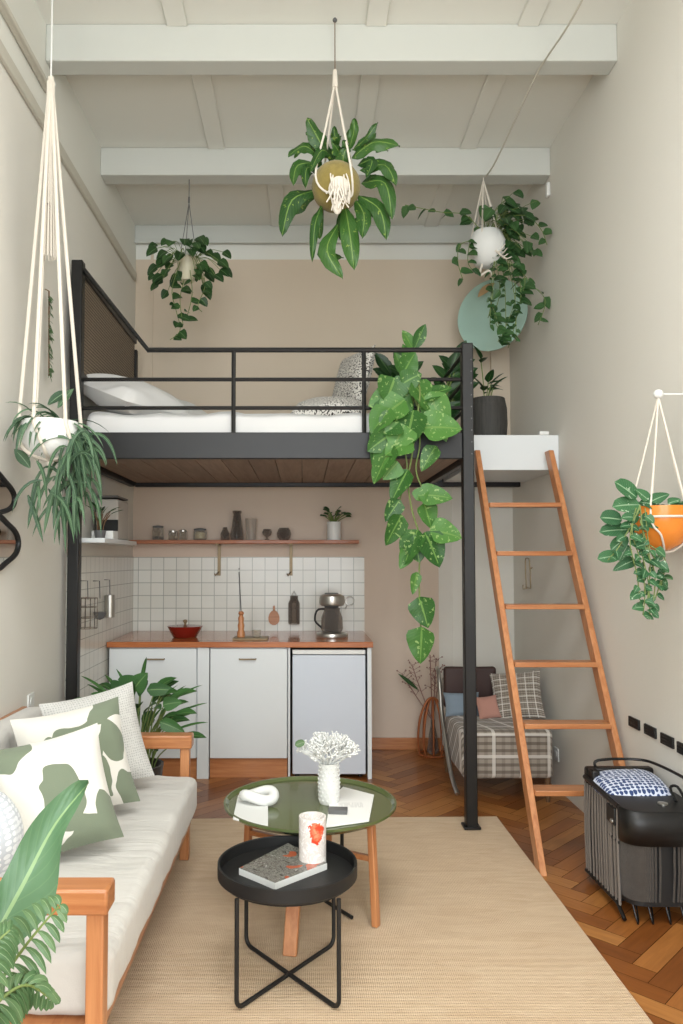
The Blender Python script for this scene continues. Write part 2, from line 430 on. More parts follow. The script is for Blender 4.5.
        m = (n+1)**2
        for sgn in (0, 1):
            for i in range(n):
                for j in range(n):
                    q = [i*(n+1)+j, (i+1)*(n+1)+j, (i+1)*(n+1)+j+1, i*(n+1)+j+1]
                    q = [k+sgn*m for k in q]; fs.append(tuple(q if not sgn else q[::-1]))
        return s.add(vs, fs, uvs)
    def grid(s, fn, nu, nv, closeu=False):
        vs = [fn(i/nu, j/nv) for i in range(nu+(0 if closeu else 1)) for j in range(nv+1)]
        uvs = [(i/nu, j/nv) for i in range(nu+(0 if closeu else 1)) for j in range(nv+1)]
        N = nu if closeu else nu+1
        fs = [(i*(nv+1)+j, ((i+1) % N)*(nv+1)+j, ((i+1) % N)*(nv+1)+j+1, i*(nv+1)+j+1) for i in range(nu) for j in range(nv)]
        return s.add(vs, fs, uvs)
    def build(s, name, mat, parent=None, label=None, cat=None, group=None, kind=None, loc=None, smooth=None, bevel=0, solid=0, sub=0, weld=False):
        off = V((0, 0, 0))
        if parent: off = V(parent['_wl'])
        if loc is None and parent is None and kind != 'structure':
            xs = [p.x for p in s.v]; ys = [p.y for p in s.v]; loc = ((min(xs)+max(xs))/2, (min(ys)+max(ys))/2, min(p.z for p in s.v))
        o_w = V(loc) if loc is not None else off
        me = bpy.data.meshes.new(name); me.from_pydata([tuple(p-o_w) for p in s.v], [], s.f)
        mats = mat if isinstance(mat, list) else [mat]
        for m in mats: me.materials.append(m)
        uvl = me.uv_layers.new(name='UVMap'); k = 0
        for f in s.uv:
            for q in f: uvl.data[k].uv = q; k += 1
        for p, i in zip(me.polygons, s.mi): p.material_index = i
        me.validate(); me.update()
        if weld:
            bm = bmesh.new(); bm.from_mesh(me); bmesh.ops.remove_doubles(bm, verts=bm.verts, dist=.0002); bm.to_mesh(me); bm.free()
        sm = 40 if smooth is None else smooth
        if sm:
            me.polygons.foreach_set('use_smooth', [True]*len(me.polygons))
            try: me.set_sharp_from_angle(angle=math.radians(sm))
            except Exception: pass
        o = bpy.data.objects.new(name, me); SC.collection.objects.link(o)
        if parent: o.parent = parent
        o.location = o_w-off
        o['_wl'] = tuple(o_w)
        if solid:
            md = o.modifiers.new('solid', 'SOLIDIFY'); md.thickness = solid; md.offset = 0
        if sub:
            md = o.modifiers.new('sub', 'SUBSURF'); md.levels = sub; md.render_levels = sub
        if bevel:
            md = o.modifiers.new('bevel', 'BEVEL'); md.width = bevel; md.segments = 2; md.limit_method = 'ANGLE'
        if kind: o['kind'] = kind
        if label: o['label'] = label
        if cat: o['category'] = cat
        if group: o['group'] = group
        return o
def thing(name, label, cat, loc, group=None):
    o = bpy.data.objects.new(name, None); SC.collection.objects.link(o); o.location = loc
    o.empty_display_size = .1
    o['label'] = label; o['category'] = cat; o['_wl'] = tuple(loc)
    if group: o['group'] = group
    return o
def frame(c, nrm, up=(0, 0, 1), roll=0):
    z = V(nrm).normalized(); x = V(up).cross(z).normalized(); y = z.cross(x)
    M = Matrix((x, y, z)).transposed().to_4x4(); M.translation = V(c)
    return M @ Matrix.Rotation(roll, 4, 'Z')
def arc(c, r, a0, a1, n, f):
    return [f(c, r, a0+(a1-a0)*i/n) for i in range(n+1)]
def catm(P, n=6):
    P = [V(p) for p in P]; out = []
    for i in range(len(P)-1):
        p0 = P[max(0, i-1)]; p1 = P[i]; p2 = P[i+1]; p3 = P[min(len(P)-1, i+2)]
        for k in range(n):
            t = k/n
            out.append(.5*((2*p1)+(p2-p0)*t+(2*p0-5*p1+4*p2-p3)*t*t+(3*p1-p0-3*p2+p3)*t**3))
    out.append(P[-1]); return out

# ============================================================ SETTING
XL, XR, YB, YF, ZC = -1.32, 1.612, 5.9, -2.2, 4.14
def S(name, mb, mat, **k): return mb.build(name, mat, kind='structure', **k)

# floor: herringbone planks
mb = MB(); mb.m = 1; mb.bb(XL-.1, XR+.1, YF-.1, YB+.1, -.12, -.004); mb.m = 0
Wp, n_ = .088, 5
def inside(x, y): return XL-.3 < x < XR+.3 and YF-.3 < y < YB+.3
c45 = math.cos(PI/4)
def rot45(x, y): return ((x-y)*c45, (x+y)*c45)
def clip_poly(poly, x0, x1, y0, y1):
    def cl(P, fi, inter):
        out = []
        for i in range(len(P)):
            a, b = P[i-1], P[i]
            if fi(b):
                if not fi(a): out.append(inter(a, b))
                out.append(b)
            elif fi(a): out.append(inter(a, b))
        return out
    def ix(X): return lambda a, b: tuple(a[k]+(b[k]-a[k])*((X-a[0])/(b[0]-a[0])) for k in range(4))
    def iy(Y): return lambda a, b: tuple(a[k]+(b[k]-a[k])*((Y-a[1])/(b[1]-a[1])) for k in range(4))
    for fi, it in ((lambda p: p[0] >= x0, ix(x0)), (lambda p: p[0] <= x1, ix(x1)), (lambda p: p[1] >= y0, iy(y0)), (lambda p: p[1] <= y1, iy(y1))):
        poly = cl(poly, fi, it)
        if len(poly) < 3: return []
    return poly
gp = .0012
for b in range(-16, 17):
    for k in range(-60, 110):
        for vert in (0, 1):
            if vert: ox, oy, lx, ly = k+b*n_, k+1-b*n_, 1, n_
            else: ox, oy, lx, ly = k+b*n_, k-b*n_, n_, 1
            ccx, ccy = rot45((ox+lx/2)*Wp, (oy+ly/2)*Wp)
            if not inside(ccx, ccy): continue
            q = []
            ru = R.random()*20
            for (u, v) in ((0, 0), (1, 0), (1, 1), (0, 1)):
                x = (ox+u*lx)*Wp+(gp if u == 0 else -gp); y = (oy+v*ly)*Wp+(gp if v == 0 else -gp)
                X, Y = rot45(x, y)
                q.append((X, Y, (v if vert else u)*n_*Wp+ru, (u if vert else v)*Wp+ru))
            q = clip_poly(q, XL, XR, YF, YB)
            if len(q) >= 3:
                mb.add([(p[0], p[1], 0) for p in q], [tuple(range(len(q)))], [(p[2], p[3]) for p in q])
S('floor', mb, [m_floor, m_gap], smooth=0)

# left wall: cream below the cable trim, white above
mb = MB(); mb.bb(XL-.15, XL, YF, YB+.15, -.1, 3.66); mb.m = 1; mb.bb(XL-.15, XL, YF, YB+.15, 3.66, 4.3)
S('wall_left', mb, [m_wallw, m_ceil])
S('wall_right', MB().bb(XR, XR+.15, YF, YB+.15, -.1, 4.3), m_wallw)
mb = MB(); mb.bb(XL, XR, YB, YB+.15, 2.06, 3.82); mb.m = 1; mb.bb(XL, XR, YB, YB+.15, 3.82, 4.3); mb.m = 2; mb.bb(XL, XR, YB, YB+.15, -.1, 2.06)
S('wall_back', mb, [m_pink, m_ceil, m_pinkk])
# wall behind the camera with two tall window openings
mb = MB()
for x0, x1, z0, z1 in ((XL, -1.17, -.1, 4.3), (-.07, .38, -.1, 4.3), (1.48, XR, -.1, 4.3), (-1.17, -.07, -.1, .7), (.38, 1.48, -.1, .7), (-1.17, -.07, 3.6, 4.3), (.38, 1.48, 3.6, 4.3)):
    mb.bb(x0, x1, YF-.15, YF, z0, z1)
S('wall_front', mb, m_wallw)
for i, x0 in enumerate((-1.17, .38)):
    mb = MB()
    for a in (0, .525, 1.05): mb.bb(x0+a, x0+a+.05, YF-.1, YF-.04, .7, 3.6)
    for z in (.7, 2.6, 3.55): mb.bb(x0, x0+1.1, YF-.1, YF-.04, z, z+.05)
    S('window_%d' % (i+1), mb, m_white)
mb = MB(); mb.bb(XL, XR, YF, 3.85, 4.20, ZC+.16); mb.bb(XL, XR, 3.85, 4.98, ZC, ZC+.16); mb.bb(XL, XR, 4.98, YB, 4.08, 4.24)
S('ceiling', mb, m_ceil)
# cross beams, shallow joists
S('trim_1', MB().bb(XL, XR, 3.78, 3.90, 4.005, 4.20), m_beam, bevel=.006)
S('trim_2', MB().bb(XL, XR, 4.84, 4.97, 3.955, ZC), m_beam, bevel=.006)
b3 = aY(200, 240, 5.86)
S('trim_3', MB().bb(XL, XR, 5.86, YB, b3.z, 4.08), m_beam, bevel=.004)
S('trim_4', MB().bb(XL, XR, 5.84, 5.86, b3.z-.03, b3.z-.005), m_beam, bevel=.004)
mb = MB()
for x in (-.62, .32, 1.02):
    mb.bb(x, x+.11, 3.9, 4.84, ZC-.016, ZC)
for x in (-.7, .32, 1.1): mb.bb(x, x+.11, YF, 3.78, 4.184, 4.20)
for x in (-.25, .95): mb.bb(x, x+.11, 4.98, 5.86, 4.066, 4.08)
S('trim_5', mb, m_ceil, bevel=.006)
# picture-rail trim with cable channel on the left wall
S('trim_6', MB().bb(XL, XL+.02, YF, 5.84, 3.62, 3.69), m_trimw, bevel=.006)
S('trim_7', MB().bb(XL, XL+.035, YF, 3.78, 3.83, 3.87), m_trimw, bevel=.008)
# beige frame moulding on the back wall
mb = MB(); q = aY(152, 300, YB); mb.bb(q.x-.01, q.x+.01, YB-.012, YB, 2.7, b3.z-.03)
S('trim_8', mb, m_pink)
# boxed pilaster at the back right, wide under the loft, narrow above
def prism(mb, pts, z0, z1):
    n = len(pts); vs = [(x, y, z0) for x, y in pts]+[(x, y, z1) for x, y in pts]
    fs = [tuple(range(n-1, -1, -1)), tuple(range(n, 2*n))]+[(i, (i+1) % n, n+(i+1) % n, n+i) for i in range(n)]
    return mb.add(vs, fs)
mb = MB(); prism(mb, [(1.05, YB), (1.145, YB-.07), (XR, YB-.07), (XR, YB)], 0, 2.02)
S('trim_9', mb, m_wallw, smooth=0)
q = aY(491, 350, YB-.04)
S('trim_10', MB().bb(q.x, XR, YB-.04, YB, 2.02, b3.z-.03), m_pink, bevel=.003)
S('baseboard_back', MB().bb(.47, 1.05, YB-.018, YB, 0, .09), m_orangeX, bevel=.004)
# tiles
S('trim_11', MB().bb(XL, .474, YB-.008, YB, .85, 1.473), m_tileX)
S('trim_12', MB().bb(XL, XL+.008, 4.25, YB-.008, 0, 1.473), m_tileS)

# ============================================================ LOFT BED
LY0, LY1, LXL, LXR = 4.16, 5.56, -1.25, .905
lb = thing('loft_bed', 'black steel loft bed raised on posts above the kitchen', 'bed', (-.17, 4.86, 0))
for (x, y, nm) in ((LXL, LY0, 'post'), (LXR, LY0, 'post'), (LXL, LY1, 'post'), (LXR, LY1, 'post')):
    top = 3.11 if x < 0 else 2.645
    z0 = 2.0 if y > 5 else 0
    if y > 5:
        if x < 0: MB().box((x, y, (2.0+3.0)/2), (.05, .05, 1.0)).build('post', m_black, lb, bevel=.004)
        else: MB().box((x, y, 2.32), (.04, .04, .65)).build('post', m_black, lb, bevel=.004)
        continue
    zf_ = .0135 if x > 0 else 0
    MB().bb(x-.031, x+.031, y-.031, y+.031, zf_, top).build('post', m_black, lb, bevel=.006)
MB().box((LXR, LY0, .0195), (.09, .09, .012)).build('foot_plate', m_black, lb, bevel=.002)
for i in range(9): MB().tube([(LXR+.018, LY0-.030, 2.03+i*.065), (LXR+.018, LY0-.034, 2.03+i*.065)], .004, 8).build('bolt', m_gray, lb)
MB().bb(LXL+.02, LXR-.03, LY0-.02, LY0+.02, 2.005, 2.15).build('front_beam', m_beamb, lb, bevel=.004)
MB().bb(LXL+.02, XR-.02, LY1-.02, LY1+.02, 1.985, 2.13).build('rear_beam', m_black, lb, bevel=.004)
for x in (LXL, LXR): MB().bb(x-.02, x+.02, LY0+.03, LY1-.02, 1.985, 2.14).build('side_beam', m_black, lb, bevel=.004)
mb = MB(); x = LXL+.03
while x < LXR-.06:
    mb.bb(x, min(x+.148, LXR-.03), LY0+.022, LY1-.022, 2.015, 2.045); x += .152
mb.build('slatted_deck', m_slat, lb)
MB().bb(LXL+.03, LXR-.03, LY0+.03, LY1-.03, 2.05, 2.10).build('base_board', m_black, lb)
# railing
bend = aY(148, 350, LY0); zt = bend.z
MB().tube([(LXL, LY0, 3.1), (bend.x, LY0, zt), (LXR, LY0, zt)], .0145, 8).build('top_rail', m_black, lb)
z1 = aY(400, 379.5, LY0).z; z2 = aY(400, 408, LY0).z
for z in (z1, z2): MB().tube([(LXL, LY0, z), (LXR, LY0, z)], .011, 8).build('rail', m_black, lb)
for px in (233.5, 364): 
    x = aY(px, 400, LY0).x; MB().tube([(x, LY0, 2.14), (x, LY0, zt)], .012, 8).build('baluster', m_black, lb)
for z in (zt, z1, z2): MB().tube([(LXR, LY0, z), (LXR, LY1, z)], .011, 8).build('rail', m_black, lb)
# headboard
MB().bb(LXL-.02, LXL+.02, LY0, LY1, 3.045, 3.10).build('headboard_rail', m_black, lb, bevel=.006)
MB().bb(LXL-.018, LXL+.018, LY0+.03, LY1-.03, 2.47, 2.50).build('headboard_rail', m_black, lb, bevel=.006)
MB().bb(LXL-.008, LXL+.008, LY0+.03, LY1-.02, 2.50, 3.05).build('headboard_cane_panel', m_cane, lb)
# mattress and duvet (a sheet of soft folds)
def rbox(x0, x1, y0, y1, z0, z1, r=.05, seg=6, amp=.006, seed=0, nx=24, ny=14, fs=4):
    """soft box: rounded-cross-section with fabric undulation"""
    mb = MB(); 
    bm = bmesh.new(); bmesh.ops.create_cube(bm, size=1)
    for v in bm.verts:
        v.co = V(((x0+x1)/2+v.co.x*(x1-x0), (y0+y1)/2+v.co.y*(y1-y0), (z0+z1)/2+v.co.z*(z1-z0)))
    bmesh.ops.bevel(bm, geom=list(bm.edges), offset=r, segments=seg, affect='EDGES', profile=.5)
    L = max(x1-x0, y1-y0)
    cuts = []
    for ax, a, b, n in ((0, x0, x1, nx), (1, y0, y1, ny)):
        for i in range(1, n):
            p = V((0, 0, 0)); p[ax] = a+(b-a)*i/n; nn = V((0, 0, 0)); nn[ax] = 1
            bmesh.ops.bisect_plane(bm, geom=bm.verts[:]+bm.edges[:]+bm.faces[:], plane_co=p, plane_no=nn)
    bm.normal_update()
    for v in bm.verts:
        q = v.co*fs; v.co += v.normal*amp*(noise.noise(q+V((seed, 0, 0)))+.5*noise.noise(q*2.3))
    bm.verts.index_update()
    mb.add([v.co.copy() for v in bm.verts], [[v.index for v in f.verts] for f in bm.faces],
           [(v.co.x+v.co.y*.3, v.co.z+v.co.y) for v in bm.verts])
    bm.free(); return mb
rbox(LXL+.04, .42, LY0+.035, LY1-.04, 2.105, 2.275, .045, amp=.018, seed=2, fs=5).build('mattress', m_sheet, label='white mattress with crumpled white bedding on the loft bed', cat='mattress')
# bed pillows
def pil(name, c, nrm, a, b, T, mat, label, cat='pillow', group=None, roll=0, pinch=.08, seed=0, parent=None, up=(0, 0, 1)):
    mb = MB(); mb.pillow(frame(c, nrm, up, roll), a, b, T, pinch=pinch, seed=seed)
    return mb.build(name, mat, parent, label=label, cat=cat, group=group, weld=True)
pil('bed_pillow', (-1.0, 4.47, 2.40), (.35, -.2, 1), .30, .24, .12, m_pillow, 'large white bed pillow nearest the front rail, against the headboard', seed=1)
pil('bed_pillow', (-.84, 5.08, 2.40), (.45, -.3, .9), .28, .22, .12, m_pillow, 'smaller white bed pillow behind, towards the back wall', seed=5)
p = aY(355, 385, 5.0)
pil('patterned_cushion', (p.x-.02, 5.0, p.z+.02), (-.95, -.5, .3), .20, .22, .07, m_bwp, 'black and white speckled cushion standing upright on the loft bed', 'cushion', seed=3)
p = aY(328, 404, 4.7)
pil('patterned_cushion', (p.x, 4.62, 2.36), (-.05, -.35, .9), .235, .15, .085, m_bwp, 'black and white speckled cushion lying flat on the loft mattress', 'cushion', seed=4)
# woven white lamp-like basket and brown dried leaf behind
p = aY(386, 372, 5.32)
mb = MB(); mb.lathe([(.07, 0), (.10, .05), (.12, .16), (.11, .3), (.08, .38), (.07, .36), (.1, .28)], (p.x, 5.32, 2.10), 24)
mb.build('woven_basket', m_bwp, label='tall black and white woven basket at the foot of the loft bed', cat='basket')

# white step box
q0 = aY(473, 435, 4.76)
wb = MB().bb(1.02, XR-.001, 4.76, 5.5, 2.015, q0.z)
wb.build('step_platform', m_white, label='white boxed step platform between loft bed and right wall', cat='platform', bevel=.003)
MB().box((1.52, 4.78, q0.z+.012), (.06, .05, .024)).build('door_stop', m_plas, label='tiny white plastic block on the corner of the step platform', cat='block', bevel=.004)

# planter on the platform
p = aY(488, 436, 5.05)
pt = thing('potted_plant', 'dark ribbed round planter with a small upright plant on the white platform', 'potted plant', (p.x, 5.05, q0.z))
c = (p.x, 5.05, q0.z)
MB().lathe([(.085, 0), (.12, .02), (.128, .12), (.125, .22), (.112, .29), (.105, .29), (.112, .22), (.11, .2)], c, 48, rib=-.02).build('planter', m_char, pt)
MB().lathe([(.111, .2), (.001, .205)], c, 24).build('soil', m_soil, pt)
def stems(mb, c, n, hmin, hmax, lean, Ll, Lw, seed, shape='heart', lf=1, droop=.25, spread=.02, ms=0, r=.0035, twist=None):
    rr = random.Random(seed); c = V(c)
    for i in range(n):
        a = rr.uniform(0, 2*PI) if twist is None else rr.uniform(*twist); h = rr.uniform(hmin, hmax); le = rr.uniform(.2, 1)*lean
        d = V((math.cos(a), math.sin(a), 0))
        p0 = c+d*spread*rr.random(); p3 = p0+d*le+V((0, 0, h))
        pts = catm([p0, p0+V((0, 0, h*.5))+d*le*.25, p3], 5)
        mb.m = 1; mb.tube(pts, r, 5); mb.m = 0
        t = (pts[-1]-pts[-2]).normalized()
        k = rr.uniform(.75, 1.15)
        mb.leaf(p3, t+d*.6, V((0, 0, 1))-d*.5+V((0, -.6, 0)), Ll*k, Lw*k, droop, shape)
        for q in range(lf-1):
            j = len(pts)-2-q*2
            if j > 1:
                dd = V((math.cos(a+q*2.1+1), math.sin(a+q*2.1+1), .4)); mb.leaf(pts[j], dd, V((0, -.5, 1)), Ll*k*.8, Lw*k*.8, droop, shape)
mb = MB(); stems(mb, (p.x-.01, 5.05, q0.z+.2), 6, .15, .42, .05, .12, .06, 5, lf=2, shape='heart'); mb.build('foliage', [lf_dark, m_stem], pt)

# dark glossy plant behind the pothos on the loft deck
p = aY(430, 372, 5.0)
pt = thing('potted_plant', 'dark glossy upright plant on the loft behind the trailing one', 'potted plant', (p.x, 5.0, 2.10))
MB().lathe([(.08, 0), (.11, .14), (.115, .16), (.1, .15)], (p.x, 5.0, 2.10), 24).build('pot', m_black2, pt)
mb = MB()
for i in range(13):
    a = R.uniform(-.6, PI+.6); d = V((math.cos(a)*.6, -.3*math.sin(a), 1)).normalized()
    b0 = V((p.x, 5.0, 2.23)); e = b0+d*R.uniform(.32, .56); pts = catm([b0, (b0+e)/2, e], 4)
    mb.m = 1; mb.tube(pts, .006, 5); mb.m = 0
    for k in range(3):
        for sg in (-1, 1):
            mb.leaf(pts[3+k*2], d*.5+V((sg*.8, -.1, .2)), V((0, -1, .5)), .15, .07, .1, 'lance')
    mb.leaf(e, d, V((0, -1, .4)), .16, .09, .1, 'lance')
mb.build('foliage', [lf_dark, m_stem], pt)

# big trailing pothos at the foot of the bed
p = aY(412, 425, 4.3)
pt = thing('potted_plant', 'large bright green pothos trailing from the loft edge down past the beam', 'potted plant', (p.x, 4.34, 2.10))
MB().lathe([(.08, 0), (.11, .16), (.115, .18), (.1, .17), (.1, .15)], (p.x, 4.34, 2.10), 28).build('pot', m_clay, pt)
MB().lathe([(.1, .155), (.001, .16)], (p.x, 4.34, 2.10), 20).build('soil', m_soil, pt)
mb = MB()
def lf2(mb, tip, base, W, Y, n=(0, -1, .25), shape='heart', droop=.12, dy=0, wav=0):
    b = aY(base[0], base[1], Y); t = aY(tip[0], tip[1], Y+dy); d = t-b
    mb.leaf(b, d, n, d.length*1.03, W, droop, shape, .12, 8, wav)
YV = 4.02
mb.m = 1
mb.tube(catm([(p.x, 4.34, 2.27), (p.x, 4.2, 2.42), (p.x+.01, 4.06, 2.35), aY(412, 455, 4.08), aY(408, 480, 4.07), aY(412, 510, 4.06), aY(420, 540, 4.06), aY(419, 580, 4.06), aY(421, 630, 4.06)], 5), .005, 6)
mb.tube(catm([(p.x, 4.34, 2.27), (p.x, 4.18, 2.38), aY(405, 440, 4.09), aY(407, 470, 4.08), aY(400, 500, 4.08), aY(398, 520, 4.06)], 5), .004, 6)
mb.tube(catm([(p.x, 4.34, 2.27), (p.x, 4.18, 2.40), aY(420, 440, 4.09), aY(416, 470, 4.08), aY(425, 495, 4.08), aY(432, 520, 4.06)], 5), .004, 6)
mb.m = 0
LV = [ # base, tip, width(m), depth
 ((410, 392), (386, 400), .17, 4.12), ((405, 400), (374, 420), .15, 4.08), ((402, 384), (420, 372), .1, 4.1),
 ((395, 378), (385, 402), .15, 4.1), ((412, 382), (438, 415), .15, 4.1), ((420, 400), (450, 384), .1, 4.12),
 ((398, 420), (380, 432), .14, 4.05), ((405, 425), (392, 448), .15, 4.04), ((421, 428), (461, 424), .155, 4.02),
 ((414, 410), (404, 450), .16, 4.05), ((395, 432), (366, 448), .13, 4.06), ((412, 440), (384, 452), .14, 4.03),
 ((393, 445), (372, 482), .12, 4.04), ((400, 395), (368, 402), .14, 4.11), ((390, 408), (370, 432), .13, 4.06),
 ((404, 372), (414, 352), .10, 4.15), ((408, 470), (390, 500), .1, 4.05), ((398, 462), (382, 478), .1, 4.04),
 ((416, 500), (428, 486), .07, 4.04), ((418, 495), (452, 494), .1, 4.03), ((402, 515), (384, 544), .1, 4.04),
 ((424, 503), (432, 528), .1, 4.04), ((418, 530), (403, 563), .12, 4.03), ((430, 530), (462, 534), .12, 4.02),
 ((425, 532), (441, 566), .13, 4.01), ((414, 535), (420, 562), .11, 4.03), ((410, 552), (399, 568), .06, 4.04),
 ((417, 572), (412, 594), .05, 4.04), ((419, 597), (429, 627), .115, 4.03), ((422, 627), (420, 663), .125, 4.03),
 ((436, 446), (420, 470), .08, 4.06), ((400, 500), (384, 520), .08, 4.05), ((408, 548), (400, 566), .06, 4.05),
 ((386, 396), (372, 470), .1, 4.1), ((430, 392), (448, 440), .13, 4.1)]
for b, t, W, Y in LV: lf2(mb, t, b, W*1.25, Y, n=(R.uniform(-.7, .7), -1, R.uniform(.1, .9)), wav=.02)
for b, t in (((405, 378), (396, 352)), ((412, 372), (404, 344)), ((414, 350), (424, 324)), ((414, 352), (404, 330))):
    lf2(mb, t, b, .075, 4.4, shape='lance', n=(.2, -1, .2))
mb.build('foliage', [lf_pothos, m_stem], pt)

# ============================================================ LADDER
ld = thing('ladder', 'leaning orange pine ladder with wide treads up to the loft', 'ladder', (1.35, 3.7, 0))
bl = aZ(541, 873, 0); tl = aY(474.5, 451, 4.68)
Xl0, Xl1 = bl.x+.0, tl.x; sp = .46
A0 = V((1.105, bl.y, 0)); A1 = V((tl.x+.01, 4.68, tl.z))
B0 = V((1.58, bl.y, 0)); B1 = V((aY(549, 451, 4.68).x, 4.68, tl.z))
for a, b in ((A0, A1), (B0, B1)):
    d = b-a; mb = MB()
    w, t = .032, .085
    dy = V((0, t/2, 0))
    # side board with level-cut foot
    P = [q+V((i*w/2, j*t/2, 0)) for q in (a, b) for i, j in ((-1, -1), (1, -1), (1, 1), (-1, 1))]
    mb.add(P, [(3, 2, 1, 0), (4, 5, 6, 7), (0, 1, 5, 4), (1, 2, 6, 5), (2, 3, 7, 6), (3, 0, 4, 7)])
    mb.build('side_rail', m_orangeZ, ld, bevel=.004)
for py in (506, 554, 607, 664, 725, 791):
    # find height on the ladder plane
    for k in range(400):
        t = k/400; q = A0.lerp(A1, t); pp = q
        zc = q.y*_c+(q.z-H)*_s; yy = CY-F*((-q.y*_s+(q.z-H)*_c)/zc)
        if yy <= py: break
    a = A0.lerp(A1, t); b = B0.lerp(B1, t)
    MB().bb(a.x+.016, b.x-.016, a.y-.06, a.y+.045, a.z-.013, a.z+.013).build('tread', m_orangeX, ld, bevel=.003)

# ============================================================ KITCHEN
YK = 5.108
def KX(px, Y=YK): return (px-CX)/F*Y
def cabinet(x0, x1, label, hx, z0=.135, z1=.865):
    t = thing('base_cabinet', label, 'cabinet', ((x0+x1)/2, (YK+YB)/2, 0), 'white kitchen base cabinets')
    MB().bb(x0, x1, YK+.02, YB-.01, z0, z1).build('carcass', m_white, t)
    d = MB().bb(x0+.003, x1-.003, YK, YK+.018, z0, z1-.006).build('door', m_white, t, bevel=.003)
    hz = .79
    mb = MB(); mb.tube([(hx-.055, YK, hz), (hx-.055, YK-.02, hz), (hx+.055, YK-.02, hz), (hx+.055, YK, hz)], .005, 8)
    mb.build('handle', m_brass, d)
    MB().bb(x0, x1, YK+.03, YK+.045, 0.0, z0).build('plinth', m_orangeX, t, bevel=.002)
    return t
cabinet(KX(113)-.02, KX(197.5), 'white base cabinet on the left behind the potted plant', KX(157))
cabinet(KX(210.5), KX(287.5), 'white base cabinet next to the fridge with a bare door', KX(248))
MB().bb(KX(198.2), KX(209.8), YK+.004, YB-.01, 0, .865).build('filler_panel', m_white, label='narrow white filler panel between the two base cabinets', cat='panel')
fr = thing('fridge', 'undercounter fridge with flat pale door under the worktop', 'fridge', (KX(329), 5.45, 0))
MB().bb(KX(293), KX(364.5), YK+.05, 5.7, .03, .84).build('body', m_gray, fr)
MB().bb(KX(292.5), KX(365), YK, YK+.045, .03, .815).build('door', m_fridge, fr, bevel=.006)
MB().bb(KX(292.5), KX(365), YK+.002, YK+.05, .82, .85).build('top_strip', m_plas, fr, bevel=.004)
for px in (297, 360):
    MB().lathe([(.015, 0), (.015, .03)], (KX(px), YK+.07, 0), 12).build('foot', m_black2, fr)
fh = thing('fridge_housing', 'white end panels framing the fridge on its left and right', 'panel', (KX(329), 5.5, 0))
MB().bb(KX(288.3), KX(290.2), YK+.004, YB-.01, 0, .865).build('side_panel', m_white, fh)
MB().bb(KX(367), KX(371), YK+.004, YB-.01, 0, .865).build('side_panel', m_white, fh)
WT = .905
MB().bb(XL+.012, KX(371)+.01, YK-.02, YB-.012, .867, WT).build('worktop', m_top, label='long orange-brown wooden worktop over the cabinets and fridge', cat='worktop', bevel=.004)
# wooden shelf with two brackets
sh = thing('wall_shelf', 'long wooden wall shelf with jars above the white tiles', 'shelf', (-.4, 5.8, 1.58))
s0 = aY(140, 543, 5.7)
MB().bb(XL+.01, aY(359, 541, 5.7).x, 5.7, YB, 1.573, 1.6).build('board', m_shelf, sh, bevel=.003)
for px in (219, 291):
    x = aY(px, 560, 5.87).x
    mb = MB(); mb.bb(x-.012, x+.012, 5.876, 5.888, 1.33, 1.573); mb.bb(x-.012, x+.012, 5.72, 5.88, 1.563, 1.573)
    mb.tube([(x, 5.88, 1.36), (x-.012, 5.85, 1.345), (x-.022, 5.83, 1.33), (x-.03, 5.84, 1.345)], .005, 6)
    mb.build('bracket', m_brass, sh)
# jars and glasses on the shelf
ZS = 1.6
def at(px, Y=5.79): return aY(px, 540, Y).x
def jar(px, w, h, label, mat=m_glass, name='glass_jar', cat='jar', lid=None, prof=None, fill=None, Y=5.79, z=ZS, group=None):
    x = at(px, Y); r = w/2
    t = thing(name, label, cat, (x, Y, z), group)
    pr = prof or [(r*.9, 0), (r, .01), (r, h*.85), (r*.85, h*.95), (r*.85, h), (r*.78, h), (r*.78, h*.93), (r*.92, h*.84), (r*.92, .012), (.001, .01)]
    MB().lathe(pr, (x, Y, z), 20).build('vessel', mat, t)
    if fill: MB().lathe([(r*.88, .012), (r*.88, h*fill[1]), (.001, h*fill[1])], (x, Y, z), 18).build('contents', fill[0], t)
    if lid: 
        mb = MB(); mb.lathe([(r*.95, h), (r*.95, h+.012), (r*.3, h+.018), (.001, h+.018)], (x, Y, z), 20)
        mb.build('lid', lid, t)
    return t
jar(158, .085, .095, 'square glass jar with tilted dark lid, at the left of the shelf', lid=m_gray, fill=(m_soil, .3))
jar(173, .07, .06, 'low clear glass jar next to the tilted-lid jar', lid=m_steel)
jar(183, .06, .065, 'small clear glass jar third from the left of the shelf', lid=m_steel)
jar(200, .10, .075, 'wide clear jar with grey lid and pale contents on the shelf', lid=m_gray, fill=(m_clay, .8))
jar(225, .07, .10, 'stubby smoked glass bottle left of the tall bottle on the shelf', m_glassd, 'glass_bottle', 'bottle', prof=[(.033, 0), (.035, .05), (.02, .08), (.016, .1), (.014, .1), (.014, .08), (.03, .05), (.001, .01)])
jar(237, .09, .225, 'tallest dark tapered glass bottle on the wooden shelf', m_glassd, 'glass_bottle', 'bottle', prof=[(.048, 0), (.05, .04), (.036, .13), (.028, .2), (.034, .21), (.034, .225), (.028, .225), (.024, .2), (.032, .13), (.045, .04), (.001, .01)])
jar(251, .09, .165, 'tall straight frosted glass vase right of the tallest bottle', glass('frosted_glass', 'e4dcd2', .3, .7), 'glass_vase', 'vase', prof=[(.036, 0), (.038, .08), (.043, .16), (.045, .165), (.04, .16), (.034, .08), (.001, .01)])
jar(267, .07, .075, 'small round stemmed glass on the shelf', m_glassd, 'goblet', 'glass', prof=[(.025, 0), (.008, .012), (.008, .025), (.03, .04), (.037, .06), (.028, .085), (.026, .085), (.034, .06), (.001, .035)])
